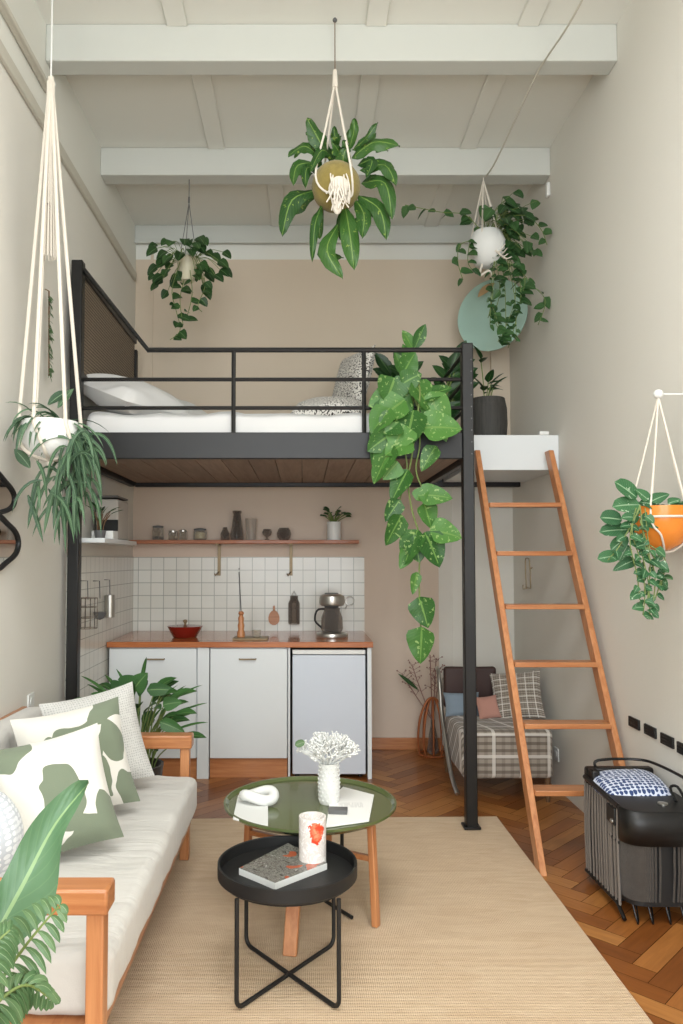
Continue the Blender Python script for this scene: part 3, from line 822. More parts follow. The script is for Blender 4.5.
jar(284, .1, .095, 'round ribbed dark glass bowl left of the potted plant on the shelf', m_glassd, 'glass_bowl', 'bowl', prof=[(.03, 0), (.048, .02), (.056, .05), (.046, .08), (.036, .095), (.032, .093), (.05, .05), (.001, .01)])
x = at(334)
pt = thing('potted_plant', 'small leafy plant in a white pot at the right end of the shelf', 'potted plant', (x, 5.79, ZS))
MB().lathe([(.05, 0), (.052, .01), (.052, .125), (.055, .14), (.047, .14), (.046, .12)], (x, 5.79, ZS), 28).build('pot', m_plas, pt)
MB().lathe([(.046, .122), (.001, .125)], (x, 5.79, ZS), 16).build('soil', m_soil, pt)
mb = MB(); stems(mb, (x, 5.79, ZS+.12), 16, .05, .11, .09, .055, .045, 9, shape='round'); mb.build('foliage', [lf_ivy, m_stem], pt)

# white side shelf on the left wall with a small appliance
MB().bb(XL+.009, -1.12, 4.3, 5.12, 1.548, 1.575).build('side_shelf', m_white, label='white shelf on the left tiled wall under the loft', cat='shelf', bevel=.003)
ap = thing('kitchen_scale', 'white and grey appliance box on the white side shelf', 'appliance', (-1.21, 4.85, 1.575))
MB().bb(-1.29, -1.15, 4.72, 5.0, 1.575, 1.83).build('body', plain('grey_white_shell', 'b9b5ad', .4, bump=0), ap, bevel=.012)
MB().bb(-1.28, -1.148, 4.708, 4.72, 1.63, 1.70).build('screen', m_black2, ap, bevel=.004)
MB().bb(-1.28, -1.15, 4.70, 4.985, 1.838, 1.85).build('top_tray', m_gray, ap, bevel=.003)
MB().box((-1.2, 4.6, 1.60), (.13, .12, .05)).build('storage_box', m_plas, label='small low white box at the front of the side shelf', cat='box', bevel=.005)
mb = MB(); c = V((-1.2, 4.49, 1.576))
stems(mb, (c.x, c.y, c.z+.05), 10, .05, .14, .06, .09, .014, 14, shape='strap')
t = thing('potted_plant', 'wispy small plant at the near end of the white side shelf', 'potted plant', c)
mb.build('foliage', [lf_small, m_stemb], t)
MB().lathe([(.028, 0), (.036, .05), (.032, .05)], c, 16).build('pot', m_gray, t)

# things hung on the left tiled wall
XT = XL+.008
def hang_tube(px, py0, py1, r, mat, name, label, cat, shape):
    t0 = aX(px, py0, XT+r+.004); t1 = aX(px, py1, XT+r+.004); mb = MB()
    t = thing(name, label, cat, (t0.x, t0.y, t1.z))
    MB().tube([(XT, t0.y, t0.z+.1), (XT+r, t0.y, t0.z+.1), (t0.x, t0.y, t0.z-.01)], .003, 6).build('hanging_loop', m_gray, t)
    shape(mb, V((t0.x, t0.y, t1.z)), t0.z-t1.z, r)
    mb.build('vessel', mat, t); return t
hang_tube(88, 598, 628, .055, m_glassd, 'hanging_basket', 'wire and glass basket hung nearest on the left tiles', 'basket',
          lambda mb, c, h, r: ([mb.tube([c+V((r*math.cos(a), r*math.sin(a), 0)), c+V((r*math.cos(a), r*math.sin(a), h))], .003, 5) for a in [k*PI/6 for k in range(12)]],
                               [mb.tube([c+V((r*math.cos(a), r*math.sin(a), z*h)) for a in [k*PI/8 for k in range(16)]], .003, 5, True) for z in (0, .35, .7, 1)]))
hang_tube(100, 597, 620, .04, m_gray, 'ladle', 'dark ladle hung in the middle of the left tiles', 'ladle',
          lambda mb, c, h, r: mb.lathe([(.001, 0), (r*.7, .012), (r, .05), (r*.9, .05), (.001, .02)], c, 16))
hang_tube(110, 595, 617, .035, m_steel, 'grater', 'shiny steel cylinder grater hung furthest on the left tiles', 'grater',
          lambda mb, c, h, r: mb.lathe([(r, 0), (r, h), (r*.92, h), (r*.92, 0)], c, 18))

# things on the worktop
p = aY(185, 641, 5.4)
t = thing('casserole', 'deep red oval casserole with brass-coloured knob on the worktop', 'pot', (p.x, 5.4, WT))
MB().lathe([(.075, 0), (.085, .005), (.12, .07), (.125, .08), (.115, .08), (.08, .01), (.001, .008)], (p.x, 5.4, WT), 32).build('dish', m_red, t)
MB().lathe([(.118, .072), (.118, .08), (.05, .088), (.001, .09)], (p.x, 5.4, WT), 32).build('lid', m_red, t)
MB().lathe([(.008, .088), (.009, .1), (.016, .112), (.012, .122), (.001, .125)], (p.x, 5.4, WT), 14).build('knob', m_brass, t)
# tray with wooden mill and glasses
p = aY(251, 643, 5.3)
MB().bb(p.x-.12, p.x+.12, 5.2, 5.38, WT, WT+.012).build('serving_tray', m_brass, label='thin brown serving tray on the worktop near the middle', cat='tray', bevel=.003)
x = aY(241, 640, 5.3).x
t = thing('pepper_mill', 'tall wooden pepper mill standing on the worktop tray', 'mill', (x, 5.3, WT+.012))
MB().lathe([(.028, 0), (.028, .03), (.02, .05), (.024, .08), (.018, .1), (.021, .13), (.012, .15)], (x, 5.3, WT+.012), 18).build('body', m_orangeZ, t)
MB().lathe([(.012, .15), (.02, .16), (.016, .175), (.001, .18)], (x, 5.3, WT+.012), 18).build('knob', m_orange, t)
x = aY(257, 640, 5.3).x
MB().lathe([(.02, 0), (.028, .004), (.03, .05), (.028, .05), (.025, .006), (.001, .005)], (x, 5.27, WT+.012), 18).build('tumbler', m_glass, label='small clear tumbler on the worktop tray beside the wooden mill', cat='glass')
# paddle board and spatula hung on the tiles
p = aY(241, 615, YB-.015)
mb = MB(); mb.tube([aY(239, 572, YB-.02), aY(241, 612, YB-.02)], .004, 6); 
q = aY(239, 570, YB-.02); mb.tube([q+V((0, 0, .006)), q+V((0, .01, .012))], .004, 6)
mb.build('skewer', m_gray, label='long thin grey skewer hanging on the tiles above the mill', cat='skewer')
p = aY(274, 617, YB-.02)
mb = MB()
def ovl(cy, hx, hz, n, y0, y1):
    pts = [(hx*math.cos(a), hz*math.sin(a)) for a in [2*PI*k/n for k in range(n)]]
    return pts
pts = [(.043*math.cos(a)*(1-.12*math.sin(a)), .057*math.sin(a)) for a in [2*PI*k/24 for k in range(24)]]
mb.add([(p.x+a, YB-.03, p.z-.005+b) for a, b in pts]+[(p.x+a, YB-.018, p.z-.005+b) for a, b in pts],
       [tuple(range(24)), tuple(range(47, 23, -1))]+[(i, (i+1) % 24+0, 24+(i+1) % 24, 24+i)[::-1] for i in range(24)])
mb.box((p.x, YB-.024, p.z+.065), (.016, .012, .04)); mb.tube([(p.x, YB-.024, p.z+.085), (p.x, YB-.008, p.z+.09)], .003, 6)
mb.build('trivet', m_orangeX, label='small oval wooden paddle hanging on the white tiles', cat='paddle')
p = aY(294, 609, YB-.04)
t = thing('glass_bottle_rack', 'clear glass flask hanging from a hook on the white tiles', 'flask', (p.x, YB-.04, p.z-.12))
c = V((p.x, YB-.045, p.z-.115))
MB().lathe([(.042, 0), (.044, .01), (.044, .16), (.03, .19), (.03, .215), (.026, .215), (.026, .19), (.04, .155), (.04, .012), (.001, .01)], c, 20).build('vessel', m_glassd, t)
MB().tube([c+V((-.02, 0, .215)), c+V((0, .02, .25)), c+V((.02, 0, .215))], .003, 6).build('hook', m_steel, t)
# coffee maker
p = aY(332, 640, 5.4); c = V((p.x, 5.4, WT))
t = thing('coffee_maker', 'silver and black filter coffee maker on the right end of the worktop', 'coffee maker', c)
MB().lathe([(.11, 0), (.115, .012), (.11, .03), (.08, .04), (.001, .04)], c, 28).build('base', m_steel, t)
MB().box(c+V((0, .075, .16)), (.1, .045, .3)).build('column', m_gray, t, bevel=.008)
MB().lathe([(.075, .222), (.088, .23), (.092, .25), (.088, .29), (.07, .302), (.001, .305)], c, 28).build('brew_head', m_steel, t)
j = MB().lathe([(.07, .042), (.078, .06), (.075, .14), (.055, .19), (.06, .205), (.054, .205), (.05, .19), (.07, .14), (.072, .062), (.001, .048)], c, 28).build('carafe', m_glassd, t)
MB().tube(catm([c+V((-.05, -.01, .2)), c+V((-.105, -.02, .19)), c+V((-.12, -.02, .12)), c+V((-.075, -.01, .07))], 5), .007, 8).build('handle', m_black2, j)
# round cup hook right of coffee maker
p = aY(350, 601, YB-.03)
mb = MB(); mb.tube([p+V((.032*math.cos(a), 0, .032*math.sin(a))) for a in [k*PI/10 for k in range(20)]], .005, 6, True)
mb.tube([p+V((-.02, .0, -.026)), p+V((-.034, 0, -.055)), p+V((-.034, .022, -.06))], .004, 6)
mb.lathe([(.026, -.003), (.026, .003)], (0, 0, 0), 3) if False else None
mb.build('ring_hook', m_steel, label='steel ring hanging on the tiles right of the coffee maker', cat='hook')
# small hook right of the kitchen on the back wall
p = aY(432, 601, YB-.015)
MB().box(p, (.018, .02, .03)).build('wall_hook', m_gray, label='tiny dark hook on the back wall behind the trailing pothos', cat='hook', bevel=.004)

# ============================================================ RUG
rg = aZ(497, 818, 0)
mb = MB()
def rugf(u, v):
    x = -.72+u*(1.088+.72); y = 1.15+v*(4.30-1.15+ (.04*u))
    return V((x, y, .011+.0012*noise.noise(V((x*3, y*3, 0)))))
mb.grid(rugf, 60, 90)
mb.bb(-.72, 1.088, 1.15, 4.30, .001, .009)
mb.build('area_rug', m_rug, label='large ribbed natural jute rug over the parquet', cat='rug')
RZ = .0135

# ============================================================ SOFA
so = thing('sofa', 'orange wood framed daybed sofa with cream cushions on the left wall', 'sofa', (-.88, 2.8, 0))
SX = -.50; SY0, SY1 = 2.02, 3.66
rbox(-1.24, SX, SY0, SY1, .265, .43, .035, amp=.008, seed=9, nx=16, ny=40, fs=6).build('seat_cushion', m_sofa, so)
mb = rbox(-1.29, -1.17, SY0+.02, 3.55, .44, .78, .045, amp=.008, seed=3, nx=6, ny=30, fs=6); mb.build('back_cushion', m_sofa, so)
MB().bb(-1.22, SX-.03, SY0-.02, SY1-.01, .20, .26).build('seat_frame', m_orangeY, so, bevel=.004)
MB().bb(XL+.003, -1.292, SY0, 3.6, .70, .765).build('back_rail', m_orangeY, so, bevel=.004)
for y in (1.965, 3.73):
    hz_ = .60 if y < 3 else .575; xe_ = -.485 if y < 3 else -.535
    mb = MB(); mb.bb(-1.29, xe_, y-.042, y+.042, hz_-.032, hz_+.032); mb.build('armrest', m_orangeX, so, bevel=.007)
    for x in (xe_-.035, -1.25):
        MB().bb(x-.022, x+.022, y-.026, y+.026, (RZ+.001 if x > -1 else 0), hz_-.03).build('leg', m_orangeZ, so, bevel=.004)
MB().bb(-1.22, -.58, 1.95, 1.98, .2, .26).build('end_rail', m_orangeX, so, bevel=.003)
# throw cushions
pil('throw_cushion', (-.90, 3.37, .66), (.45, -.85, .32), .21, .215, .07, m_dots, 'plain pale dotted throw cushion at the far end, behind the printed ones', 'cushion', roll=.16, seed=2)
pil('throw_cushion', (-.90, 3.05, .655), (.40, -.85, .38), .215, .215, .075, m_leafc1, 'white cushion with sage green shapes, middle of the sofa row', 'cushion', roll=.14, seed=7)
pil('throw_cushion', (-.865, 2.66, .64), (.42, -.82, .42), .205, .205, .08, m_leafc2, 'white cushion with large sage green shapes, nearest square one', 'cushion', roll=.15, seed=8)
MB().ball((-1.02, 2.34, .60), .165, 20).build('ball_cushion', m_ball, label='round pale blue-grey knitted ball cushion at the near end', cat='cushion')

# potted plant behind the sofa arm
c = V((aY(133, 760, 4.05).x, 4.12, 0))
pt = thing('potted_plant', 'bushy green plant in dark basket behind the far sofa arm', 'potted plant', c)
MB().lathe([(.10, 0), (.12, .02), (.145, .34), (.15, .36), (.135, .36), (.13, .32)], c, 36, rib=-.03).build('basket', m_wick, pt)
MB().lathe([(.13, .325), (.001, .335)], c, 20).build('soil', m_soil, pt)
mb = MB(); stems(mb, c+V((0, 0, .32)), 44, .14, .42, .19, .15, .06, 21, lf=1, shape='lance', spread=.09, droop=.35)
stems(mb, c+V((0, 0, .32)), 26, .12, .45, .2, .2, .022, 22, shape='strap', spread=.09, droop=.2)
for b, t, W in (((121, 688), (137, 676), .1), ((133, 690), (146, 672), .1), ((147, 690), (176, 687), .07), ((163, 705), (181, 700), .075), ((160, 722), (186, 730), .07), ((112, 690), (124, 684), .09)):
    lf2(mb, t, b, W, 4.0, shape='heart')
for v in mb.v: v.x = max(v.x, XL+.03)
mb.build('foliage', [lf_floor, m_stem], pt)

# ============================================================ GREEN COFFEE TABLE
TZ = .44
gc = aZ(310, 803, TZ); gr = (aZ(398, 805, TZ).x-aZ(222, 805, TZ).x)/2*.985
gt = thing('coffee_table', 'round glossy olive green coffee table on orange wooden legs', 'table', (gc.x, gc.y, 0))
MB().lathe([(.001, TZ-.016), (gr*.93, TZ-.016), (gr, TZ+.002), (gr, TZ+.012), (gr-.008, TZ+.012), (gr-.02, TZ), (.001, TZ)], (gc.x, gc.y, 0), 72).build('tabletop', m_olive, gt)
lgs = [aZ(376, 926, RZ), aZ(290, 955, RZ)]
lgs += [V((2*gc.x-lgs[0].x-.02, 2*gc.y-lgs[0].y, 0)), V((2*gc.x-lgs[1].x, 2*gc.y-lgs[1].y-.1, 0))]
for k, q in enumerate(lgs):
    d = V((gc.x-q.x, gc.y-q.y, 0)).normalized()
    ang = math.atan2(d.y, d.x)
    tp = V((q.x, q.y, 0))+d*(.15 if k == 1 else .02); sd = d.cross(V((0, 0, 1)))*(.026 if k % 2 else .017); hd = d*.013
    P = [b_+sd*i+hd*j+V((0, 0, z_)) for b_, z_ in ((V((q.x, q.y, 0)), RZ), (tp, TZ-.017)) for i, j in ((-1, -1), (1, -1), (1, 1), (-1, 1))]
    mb = MB(); mb.add(P, [(3, 2, 1, 0), (4, 5, 6, 7), (0, 1, 5, 4), (1, 2, 6, 5), (2, 3, 7, 6), (3, 0, 4, 7)]); mb.build('leg', m_orangeZ, gt, bevel=.004)
for a, b, z in ((lgs[0], lgs[2], .27), (lgs[1], lgs[3], .245)):
    MB().bar((a.x, a.y, z), (b.x, b.y, z), .022, .022).build('stretcher', m_orangeX, gt, bevel=.003)
q1 = aZ(352, 917, RZ+.01); q2 = aZ(326, 902, RZ+.01); qv = aY(342, 850, q2.y+.02)
MB().tube([(qv.x, qv.y, TZ-.017), (qv.x, qv.y, .06), (q2.x, q2.y, RZ+.012), (q1.x, q1.y, RZ+.008)], .008, 8).build('metal_foot', m_black2, gt)
# vase with white coral
c = aZ(329, 803, TZ); c = V((c.x, c.y, TZ+.001))
vs_ = thing('coral_vase', 'white studded vase holding a white coral branch on the green table', 'vase', c)
mb = MB(); mb.lathe([(.038, 0), (.042, .01), (.045, .08), (.04, .15), (.043, .165), (.037, .165), (.035, .15), (.04, .08), (.001, .012)], c, 28)
for j in range(9):
    for k in range(14):
        a = 2*PI*(k+.5*(j % 2))/14; rr = .0445-abs(j-4)*.0006
        mb.ball(c+V((rr*math.cos(a), rr*math.sin(a), .018+j*.0165)), .0042, 4)
mb.build('vase', m_paper, vs_)
mb = MB(); rr = random.Random(4)
def coral(p, d, L, r, dep):
    e = p+d*L; mb.tube([p, (p+e)/2+V((rr.uniform(-1, 1), rr.uniform(-1, 1), rr.uniform(-1, 1)))*L*.12, e], [r, r*.9, r*.75], 5)
    if dep == 0: mb.ball(e, r*1.25, 4); return
    for k in range(3 if dep > 1 else 2):
        nd = (d+V((rr.uniform(-1, 1), rr.uniform(-.8, .8), rr.uniform(-.5, .6)))*.8).normalized(); coral(e, nd, L*.72, r*.85, dep-1)
for k in range(15):
    a = 2*PI*k/15; l_ = .5+.6*(k % 3)/2; coral(c+V((0, 0, .14)), V((math.cos(a)*l_, math.sin(a)*.6*l_, .75)).normalized(), .06, .0055, 3)
mb.build('coral_branch', m_paper, vs_)
mb = MB(); lf2(mb, (295, 744), (305, 742), .03, c.y-.03, shape='round'); mb.build('round_leaf', lf_fern, vs_)
# white candle with floral print standing on the green table's near edge
BZ = .418
bc = aZ(287.5, 860, BZ); br = (aZ(360, 868, BZ).x-aZ(215, 868, BZ).x)/2*.985
c = V((aY(312.5, 843, 2.725).x, 2.725, BZ-.0395))
def candlem():
    g = G('floral_printed_glass', .3, coat=.3); n = g.noise(g.co(), 22, 6, .7, 1.5)
    base = g.ramp(n, [(.35, 'f1eeea'), (.5, 'd5cdc6'), (.56, 'f3f0ec'), (.7, 'e4dfd9')])
    s = g.n('ShaderNodeSeparateXYZ'); tc = g.n('ShaderNodeTexCoord'); g.l(tc.outputs['UV'], s.inputs[0])
    n2 = g.noise(g.co(), 55, 2)
    dx = g.math('SUBTRACT', s.outputs[0], .80); dz = g.math('SUBTRACT', s.outputs[1], .60)
    d = g.math('SQRT', g.math('ADD', g.math('MULTIPLY', dx, dx), g.math('MULTIPLY', g.math('MULTIPLY', dz, dz), .35)))
    d = g.math('ADD', d, g.math('MULTIPLY', g.math('SUBTRACT', n2, .5), .16))
    g.col(g.mix(g.math('LESS_THAN', d, .085), base, g.ramp(n2, [(.4, 'd9472a'), (.6, 'ef8f6a')]))); return g.m
N = 12; pr = [(.045, .0)]+[(.048, .004+i*.0137) for i in range(N)]+[(.048, .17), (.043, .17), (.042, .13), (.001, .13)]
MB().lathe(pr, c, 32).build('candle_jar', candlem(), label='white marbled candle jar with red floral print on the black tray', cat='candle')
# papers and knotted ornament on green table
pts4 = [aZ(*q, TZ+.002) for q in ((234, 795), (268, 799), (269, 829), (239, 822))]
def sheet(name, px, z, th, mat, label, cat, group=None):
    P = [aZ(a, b, z) for a, b in px]; n = len(P)
    mb = MB(); mb.add([V((q.x, q.y, z)) for q in P]+[V((q.x, q.y, z+th)) for q in P],
       [tuple(range(n)), tuple(range(2*n-1, n-1, -1))]+[(i, n+i, n+(i+1) % n, (i+1) % n) for i in range(n)])
    return mb.build(name, mat, label=label, cat=cat, group=group, bevel=.001)
sheet('paper_booklet', ((238, 797), (268, 799), (268, 828), (233, 820)), TZ+.0015, .008, m_paper, 'folded white booklet on the left of the green table', 'booklet')
def textpage():
    g = G('printed_page', .5); w1 = g.n('ShaderNodeTexWave'); w1.bands_direction = 'Y'; w1.inputs['Scale'].default_value = 22
    g.l(g.co(), w1.inputs[0]); n = g.noise(g.co(scale=(60, 4, 1)), 3, 1)
    s = g.n('ShaderNodeSeparateXYZ'); g.l(g.co(), s.inputs[0])
    ins = g.math('LESS_THAN', g.math('ABSOLUTE', s.outputs[0]), .05)
    ins2 = g.math('LESS_THAN', g.math('ABSOLUTE', s.outputs[1]), .035)
    k = g.math('MULTIPLY', g.math('MULTIPLY', g.math('GREATER_THAN', w1.outputs['Fac'], .75), g.math('GREATER_THAN', n, .42)), g.math('MULTIPLY', ins, ins2))
    g.col(g.mix(g.math('MULTIPLY', k, .7), 'f2f1ed', '8b8b8b')); return g.m
sheet('paper_booklet', ((343, 788), (374, 796), (369, 822), (326, 828), (330, 800)), TZ+.0015, .006, textpage(), 'open white printed leaflet on the right of the green table', 'leaflet')
c = aZ(259, 797, TZ+.03); 
mb = MB(); pp = []
for k in range(40):
    a = 2*PI*k/40; pp.append(V((c.x+.062*math.cos(a), c.y+.045*math.sin(a), TZ+.036+.010*math.sin(2*a))))
mb.tube(pp, .022, 12, True)
mb.build('ring_ornament', m_paper, label='smooth white ring-shaped ceramic ornament on the green table', cat='ornament')
c = aZ(338, 812, TZ+.01)
MB().box((c.x, c.y, TZ+.016), (.075, .05, .016), (0, 0, -.1)).build('matchbox', m_gray, label='small dark grey matchbox on the leaflet below the coral vase', cat='box', bevel=.002)

# ============================================================ BLACK TRAY TABLE
bt = thing('side_table', 'round black metal tray table in front of the green table', 'table', (bc.x, bc.y, 0))
MB().lathe([(.001, BZ-.048), (br-.004, BZ-.048), (br, BZ-.044), (br, BZ-.002), (br-.004, BZ), (br-.008, BZ-.003), (br-.008, BZ-.04), (.001, BZ-.04)], (bc.x, bc.y, 0), 72).build('tray', m_black2, bt)
fl = aZ(236.5, 1012, RZ); frr = aZ(339, 1012, RZ)
yf = fl.y; yb = aZ(288, 946, RZ).y
def loopframe(xa, xb):
    # U frame from front xa to back xb
    a = V((xa, yf, 0)); b = V((xb, yb, 0)); ztop = BZ-.052
    d = (b-a).normalized(); L = (b-a).length; r = .03; zb = RZ+.008
    P = [a+V((0, 0, ztop))]
    P += [a+d*(r-r*math.cos(t))+V((0, 0, zb+r-r*math.sin(t))) for t in [PI/2*i/5 for i in range(6)]]
    P += [b-d*(r-r*math.sin(t))+V((0, 0, zb+r-r*math.cos(t))) for t in [PI/2*i/5 for i in range(6)]]
    P += [b+V((0, 0, ztop))]
    return P
xa0, xa1 = fl.x, frr.x
for xa, xb, dz in ((xa0, xa1*1.0, 0), (xa1, xa0*1.0, .0)):
    MB().tube(loopframe(xa, xb), .0075, 10).build('leg_loop', m_black2, bt)
MB().tube([V((bc.x+(br-.02)*math.cos(a), bc.y+(br-.02)*math.sin(a), BZ-.054)) for a in [k*PI/24 for k in range(48)]], .006, 8, True).build('support_ring', m_black2, bt)
# magazine
z = BZ-.0395
def slab(px, z, th, name, label, cat, mats):
    P = [aZ(a, b, z+th) for a, b in px]; n = 4; mb = MB()
    V8 = [V((q.x, q.y, z)) for q in P]+[V((q.x, q.y, z+th)) for q in P]
    mb.add(V8, [(3, 2, 1, 0)]+[(i, (i+1) % 4, n+(i+1) % 4, n+i) for i in range(4)]); mb.m = 1
    mb.add(V8[4:], [(0, 1, 2, 3)], [(0, 0), (1, 0), (1, 1), (0, 1)])
    return mb.build(name, mats, label=label, cat=cat, weld=True)
slab(((239, 868), (275, 883), (327, 863), (288, 843)), z, .022, 'coffee_table_book', 'thick glossy book with dark abstract cover on the black tray', 'book', [m_paper, m_cover])

# ============================================================ ARMCHAIR, CORNER
ax, ay = 1.19, 4.93
ac = thing('armchair', 'low plaid upholstered armchair in the corner behind the ladder', 'armchair', (ax, ay, 0))
def A(pts): return pts
mb = rbox(.955, 1.50, 4.60, 5.20, .14, .43, .03, amp=.004, nx=6, ny=6); 
mb.build('seat', m_plaid, ac)
mb = rbox(.955, 1.50, 5.2, 5.32, .16, .66, .04, amp=.004, nx=6, ny=4); mb.build('backrest', m_plaid, ac)
for x, y in ((.985, 4.63), (1.47, 4.63), (.985, 5.28), (1.47, 5.28)):
    MB().tube([(x, y, 0), (x, y, .16)], [.012, .018], 10).build('leg', m_stemb, ac)
MB().tube(catm([(.945, 4.72, .02), (.93, 4.85, .12), (.925, 5.1, .4), (.93, 5.24, .66), (.93, 5.32, .70)], 6), .014, 10).build('side_frame', m_steel, ac)
mb = rbox(.95, 1.30, 5.15, 5.205, .46, .73, .02, amp=.006, nx=6, ny=3); mb.build('leather_throw', m_dark, label='dark brown leather panel hung over the armchair back', cat='throw')
pil('throw_cushion', (1.40, 5.02, .565), (-.35, -.8, .45), .165, .165, .055, m_plaid, 'plaid cushion leaning in the right of the armchair', 'cushion', roll=.15)
pil('throw_cushion', (1.05, 5.06, .50), (.05, -.9, .4), .12, .08, .04, fabric('blue_grey_cloth', '7c8a96'), 'small blue-grey cushion on the left of the armchair seat', 'cushion', roll=0)
pil('throw_cushion', (1.20, 4.98, .495), (.1, -.9, .4), .075, .075, .03, fabric('dusty_pink_cloth', 'b98a7c'), 'small dusty pink cushion in the middle of the armchair seat', 'cushion', roll=.1)
# copper wire stand with bottle and twigs
c = aZ(433, 755, 0); c = V((c.x, c.y, 0))
fv = thing('floor_vase', 'copper wire floor vase with dried twigs by the baseboard', 'vase', c)
mb = MB()
for k in range(5):
    a = PI*k/5+.2; d = V((math.cos(a), math.sin(a), 0))
    pr = [(-.1, 0), (-.115, .1), (-.1, .25), (-.05, .38), (0, .415), (.05, .38), (.1, .25), (.115, .1), (.1, 0)]
    mb.tube(catm([c+d*r+V((0, 0, z+.008)) for r, z in pr], 4), .007, 8)
mb.tube([c+V((.1*math.cos(a), .1*math.sin(a), .008)) for a in [k*PI/12 for k in range(24)]], .007, 8, True)
mb.build('wire_cage', m_copper, fv)
MB().lathe([(.035, .012), (.045, .03), (.03, .15), (.016, .22), (.016, .26), (.012, .26), (.012, .22), (.001, .02)], c, 18).build('bottle', m_glassd, fv)
mb = MB(); rr = random.Random(3); mb.m = 1
for q in ((402, 674), (436, 660), (412, 665), (430, 655), (440, 668)):
    e = aY(q[0], q[1], c.y); b = c+V((0, 0, .25)); mid = (b+e)/2+V(((e.x-b.x)*.15, 0, .05)); pts = catm([b, mid, e], 6)
    mb.tube(pts, .004, 5)
    for k in range(5, len(pts)):
        for sgn in (-1, 1):
            if rr.random() < .8:
                d = V((rr.uniform(.3, 1)*sgn, rr.uniform(-.3, .3), rr.uniform(.2, .8)))*.05
                mb.tube([pts[k], pts[k]+d], .002, 4); mb.ball(pts[k]+d, .006, 4)
mb.m = 0
lf2(mb, (400, 672), (418, 690), .03, c.y-.02, shape='lance')
mb.build('twigs', [lf_dark, plain('dry_pink_twig', '8d6a62', .8)], fv)

# ============================================================ ROPE BENCH (right front)
bx0, bx1, by0, by1 = 1.288, 1.598, 3.06, 3.55
bxm = (bx0+bx1)/2; bhw = (bx1-bx0)/2
rb = thing('rope_bench', 'low black bench with corded sides and wire legs by the right wall', 'bench', (bxm, 3.3, 0))
zt_ = .452; zb_ = .095; zm_ = .318
MB().bb(bx0+.004, bx1, by1-.05, by1, .03, .505).build('rear_panel', m_black, rb, bevel=.012)
mb = MB(); mb.bb(bx0+.004, bx0+.04, by1-.11, by1-.05, .44, .508); mb.bb(bx0+.17, bx0+.21, by1-.11, by1-.05, .44, .508); mb.bb(bx0+.004, bx0+.21, by1-.06, by1-.045, .45, .508)
mb.build('rear_bracket', m_black, rb, bevel=.01)
MB().bb(bx0+.012, bx1, by0+.25, by1-.045, .40, .425).build('top_recess', m_black2, rb, bevel=.004)
def bandf(z0, z1, k=1.0, dy=0):
    def f(u, v):
        a = PI*(1-u); x = bxm+bhw*k*math.copysign(abs(math.cos(a))**.45, math.cos(a)); y = by0+dy+.09-.09*abs(math.sin(a))**.7
        return V((x, y, z0+(z1-z0)*v))
    return f
f_ = bandf(0, 0); L_ = [f_(i/32, 0) for i in range(33)]
mb = MB(); prism(mb, [(p.x, p.y) for p in L_]+[(bx1, by0+.26), (bx0, by0+.26)], zt_-.02, zt_)
mb.build('front_lid', m_black, rb, smooth=30)
mb = MB(); mb.grid(bandf(zm_, zt_-.002), 32, 2); mb.build('front_band', m_black, rb, solid=.01)
mb = MB(); g_ = bandf(0, 0, .97, .006)
for k in range(64):
    p = g_((k+.5)/64, 0); q = V((bxm+(p.x-bxm)*.96, p.y+.012, 0))
    mb.tube([(p.x, p.y, zm_+.002), (p.x, p.y, (zm_+zb_)/2), (q.x, q.y, zb_)], .0046, 5)
mb.build('rope_front', fabric('dark_grey_cord', '45403b', .25, 300, .7, 40), rb)
mb = MB(); h_ = bandf(zb_-.02, zm_, .93, .02); mb.grid(h_, 32, 2); mb.build('front_liner', m_black2, rb)
for pts, rd in (([(bx0, by0+.09, zt_-.008), (bx0, by1-.03, .462)], .011), ([(bx0, by0+.05, .012), (bx0, by0+.12, .05), (bx0, by1-.03, .045)], .009), ([(bx0, by0+.09, .30), (bx0, by0+.2, .30)], .006)):
    MB().tube(pts, rd, 8).build('side_rail', m_black, rb)
rr = random.Random(44)
for k in range(13):
    y = by0+.10+k*.03; j = rr.uniform(-.008, .008)
    MB().tube(catm([(bx0, y, zt_-.012), (bx0-.003, y+j, .27), (bx0, y-.004+j, .05)], 4), .0045 if k > 5 else .0055, 6).build('rope', m_ropel, rb)
MB().bb(bx0+.02, bx1, by0+.12, by1-.06, .06, .39).build('liner', m_ropef, rb)
MB().bb(bx0-.012, bx0+.012, by0+.11, by0+.19, .36, .43).build('clasp_plate', m_black2, rb, bevel=.003)
MB().ball((bx0-.014, by0+.13, .375), .014, 8, (.4, 1, .6)).build('clasp', m_steel, rb)
MB().lathe([(.02, 0), (.02, .005), (.001, .008)], (bxm+.03, by0+.10, zt_), 20).build('badge', m_steel, rb)
MB().tube(catm([(bx0+.05, by1-.03, .50), (bx0+.06, by1-.03, .535), (bx1-.09, by1-.03, .54), (bx1-.02, by1-.12, .54), (bx1-.01, 3.1, .535), (bx1-.01, 3.06, .45)], 6), .0065, 8).build('carry_rail', m_black, rb)
MB().tube(catm([(bx1-.055, by0+.13, .452), (bx1-.05, by0+.19, .49), (bx1-.02, by0+.19, .495), (bx1-.01, by0+.14, .452)], 4), .006, 8).build('small_handle', m_black, rb)
MB().tube([(bx0+.0, by0+.12, .06), (bx1-.02, by0+.12, .06)], .006, 8).build('cross_bar', m_black, rb)
for k, x in enumerate((1.32, 1.38, 1.45, 1.51)):
    MB().tube(catm([(x, by0+.06, .09), (x+.01, by0+.03, .01), (x+.03, by0+.07, .006), (x+.045, by0+.13, .07)], 5), .0035, 6).build('wire_leg', m_black, rb)
mb = MB(); M = frame((bxm-.005, 3.395, .452), (-.05, -.12, 1), (0, 1, 0)); mb.pillow(M, .14, .125, .055, pinch=-.12)
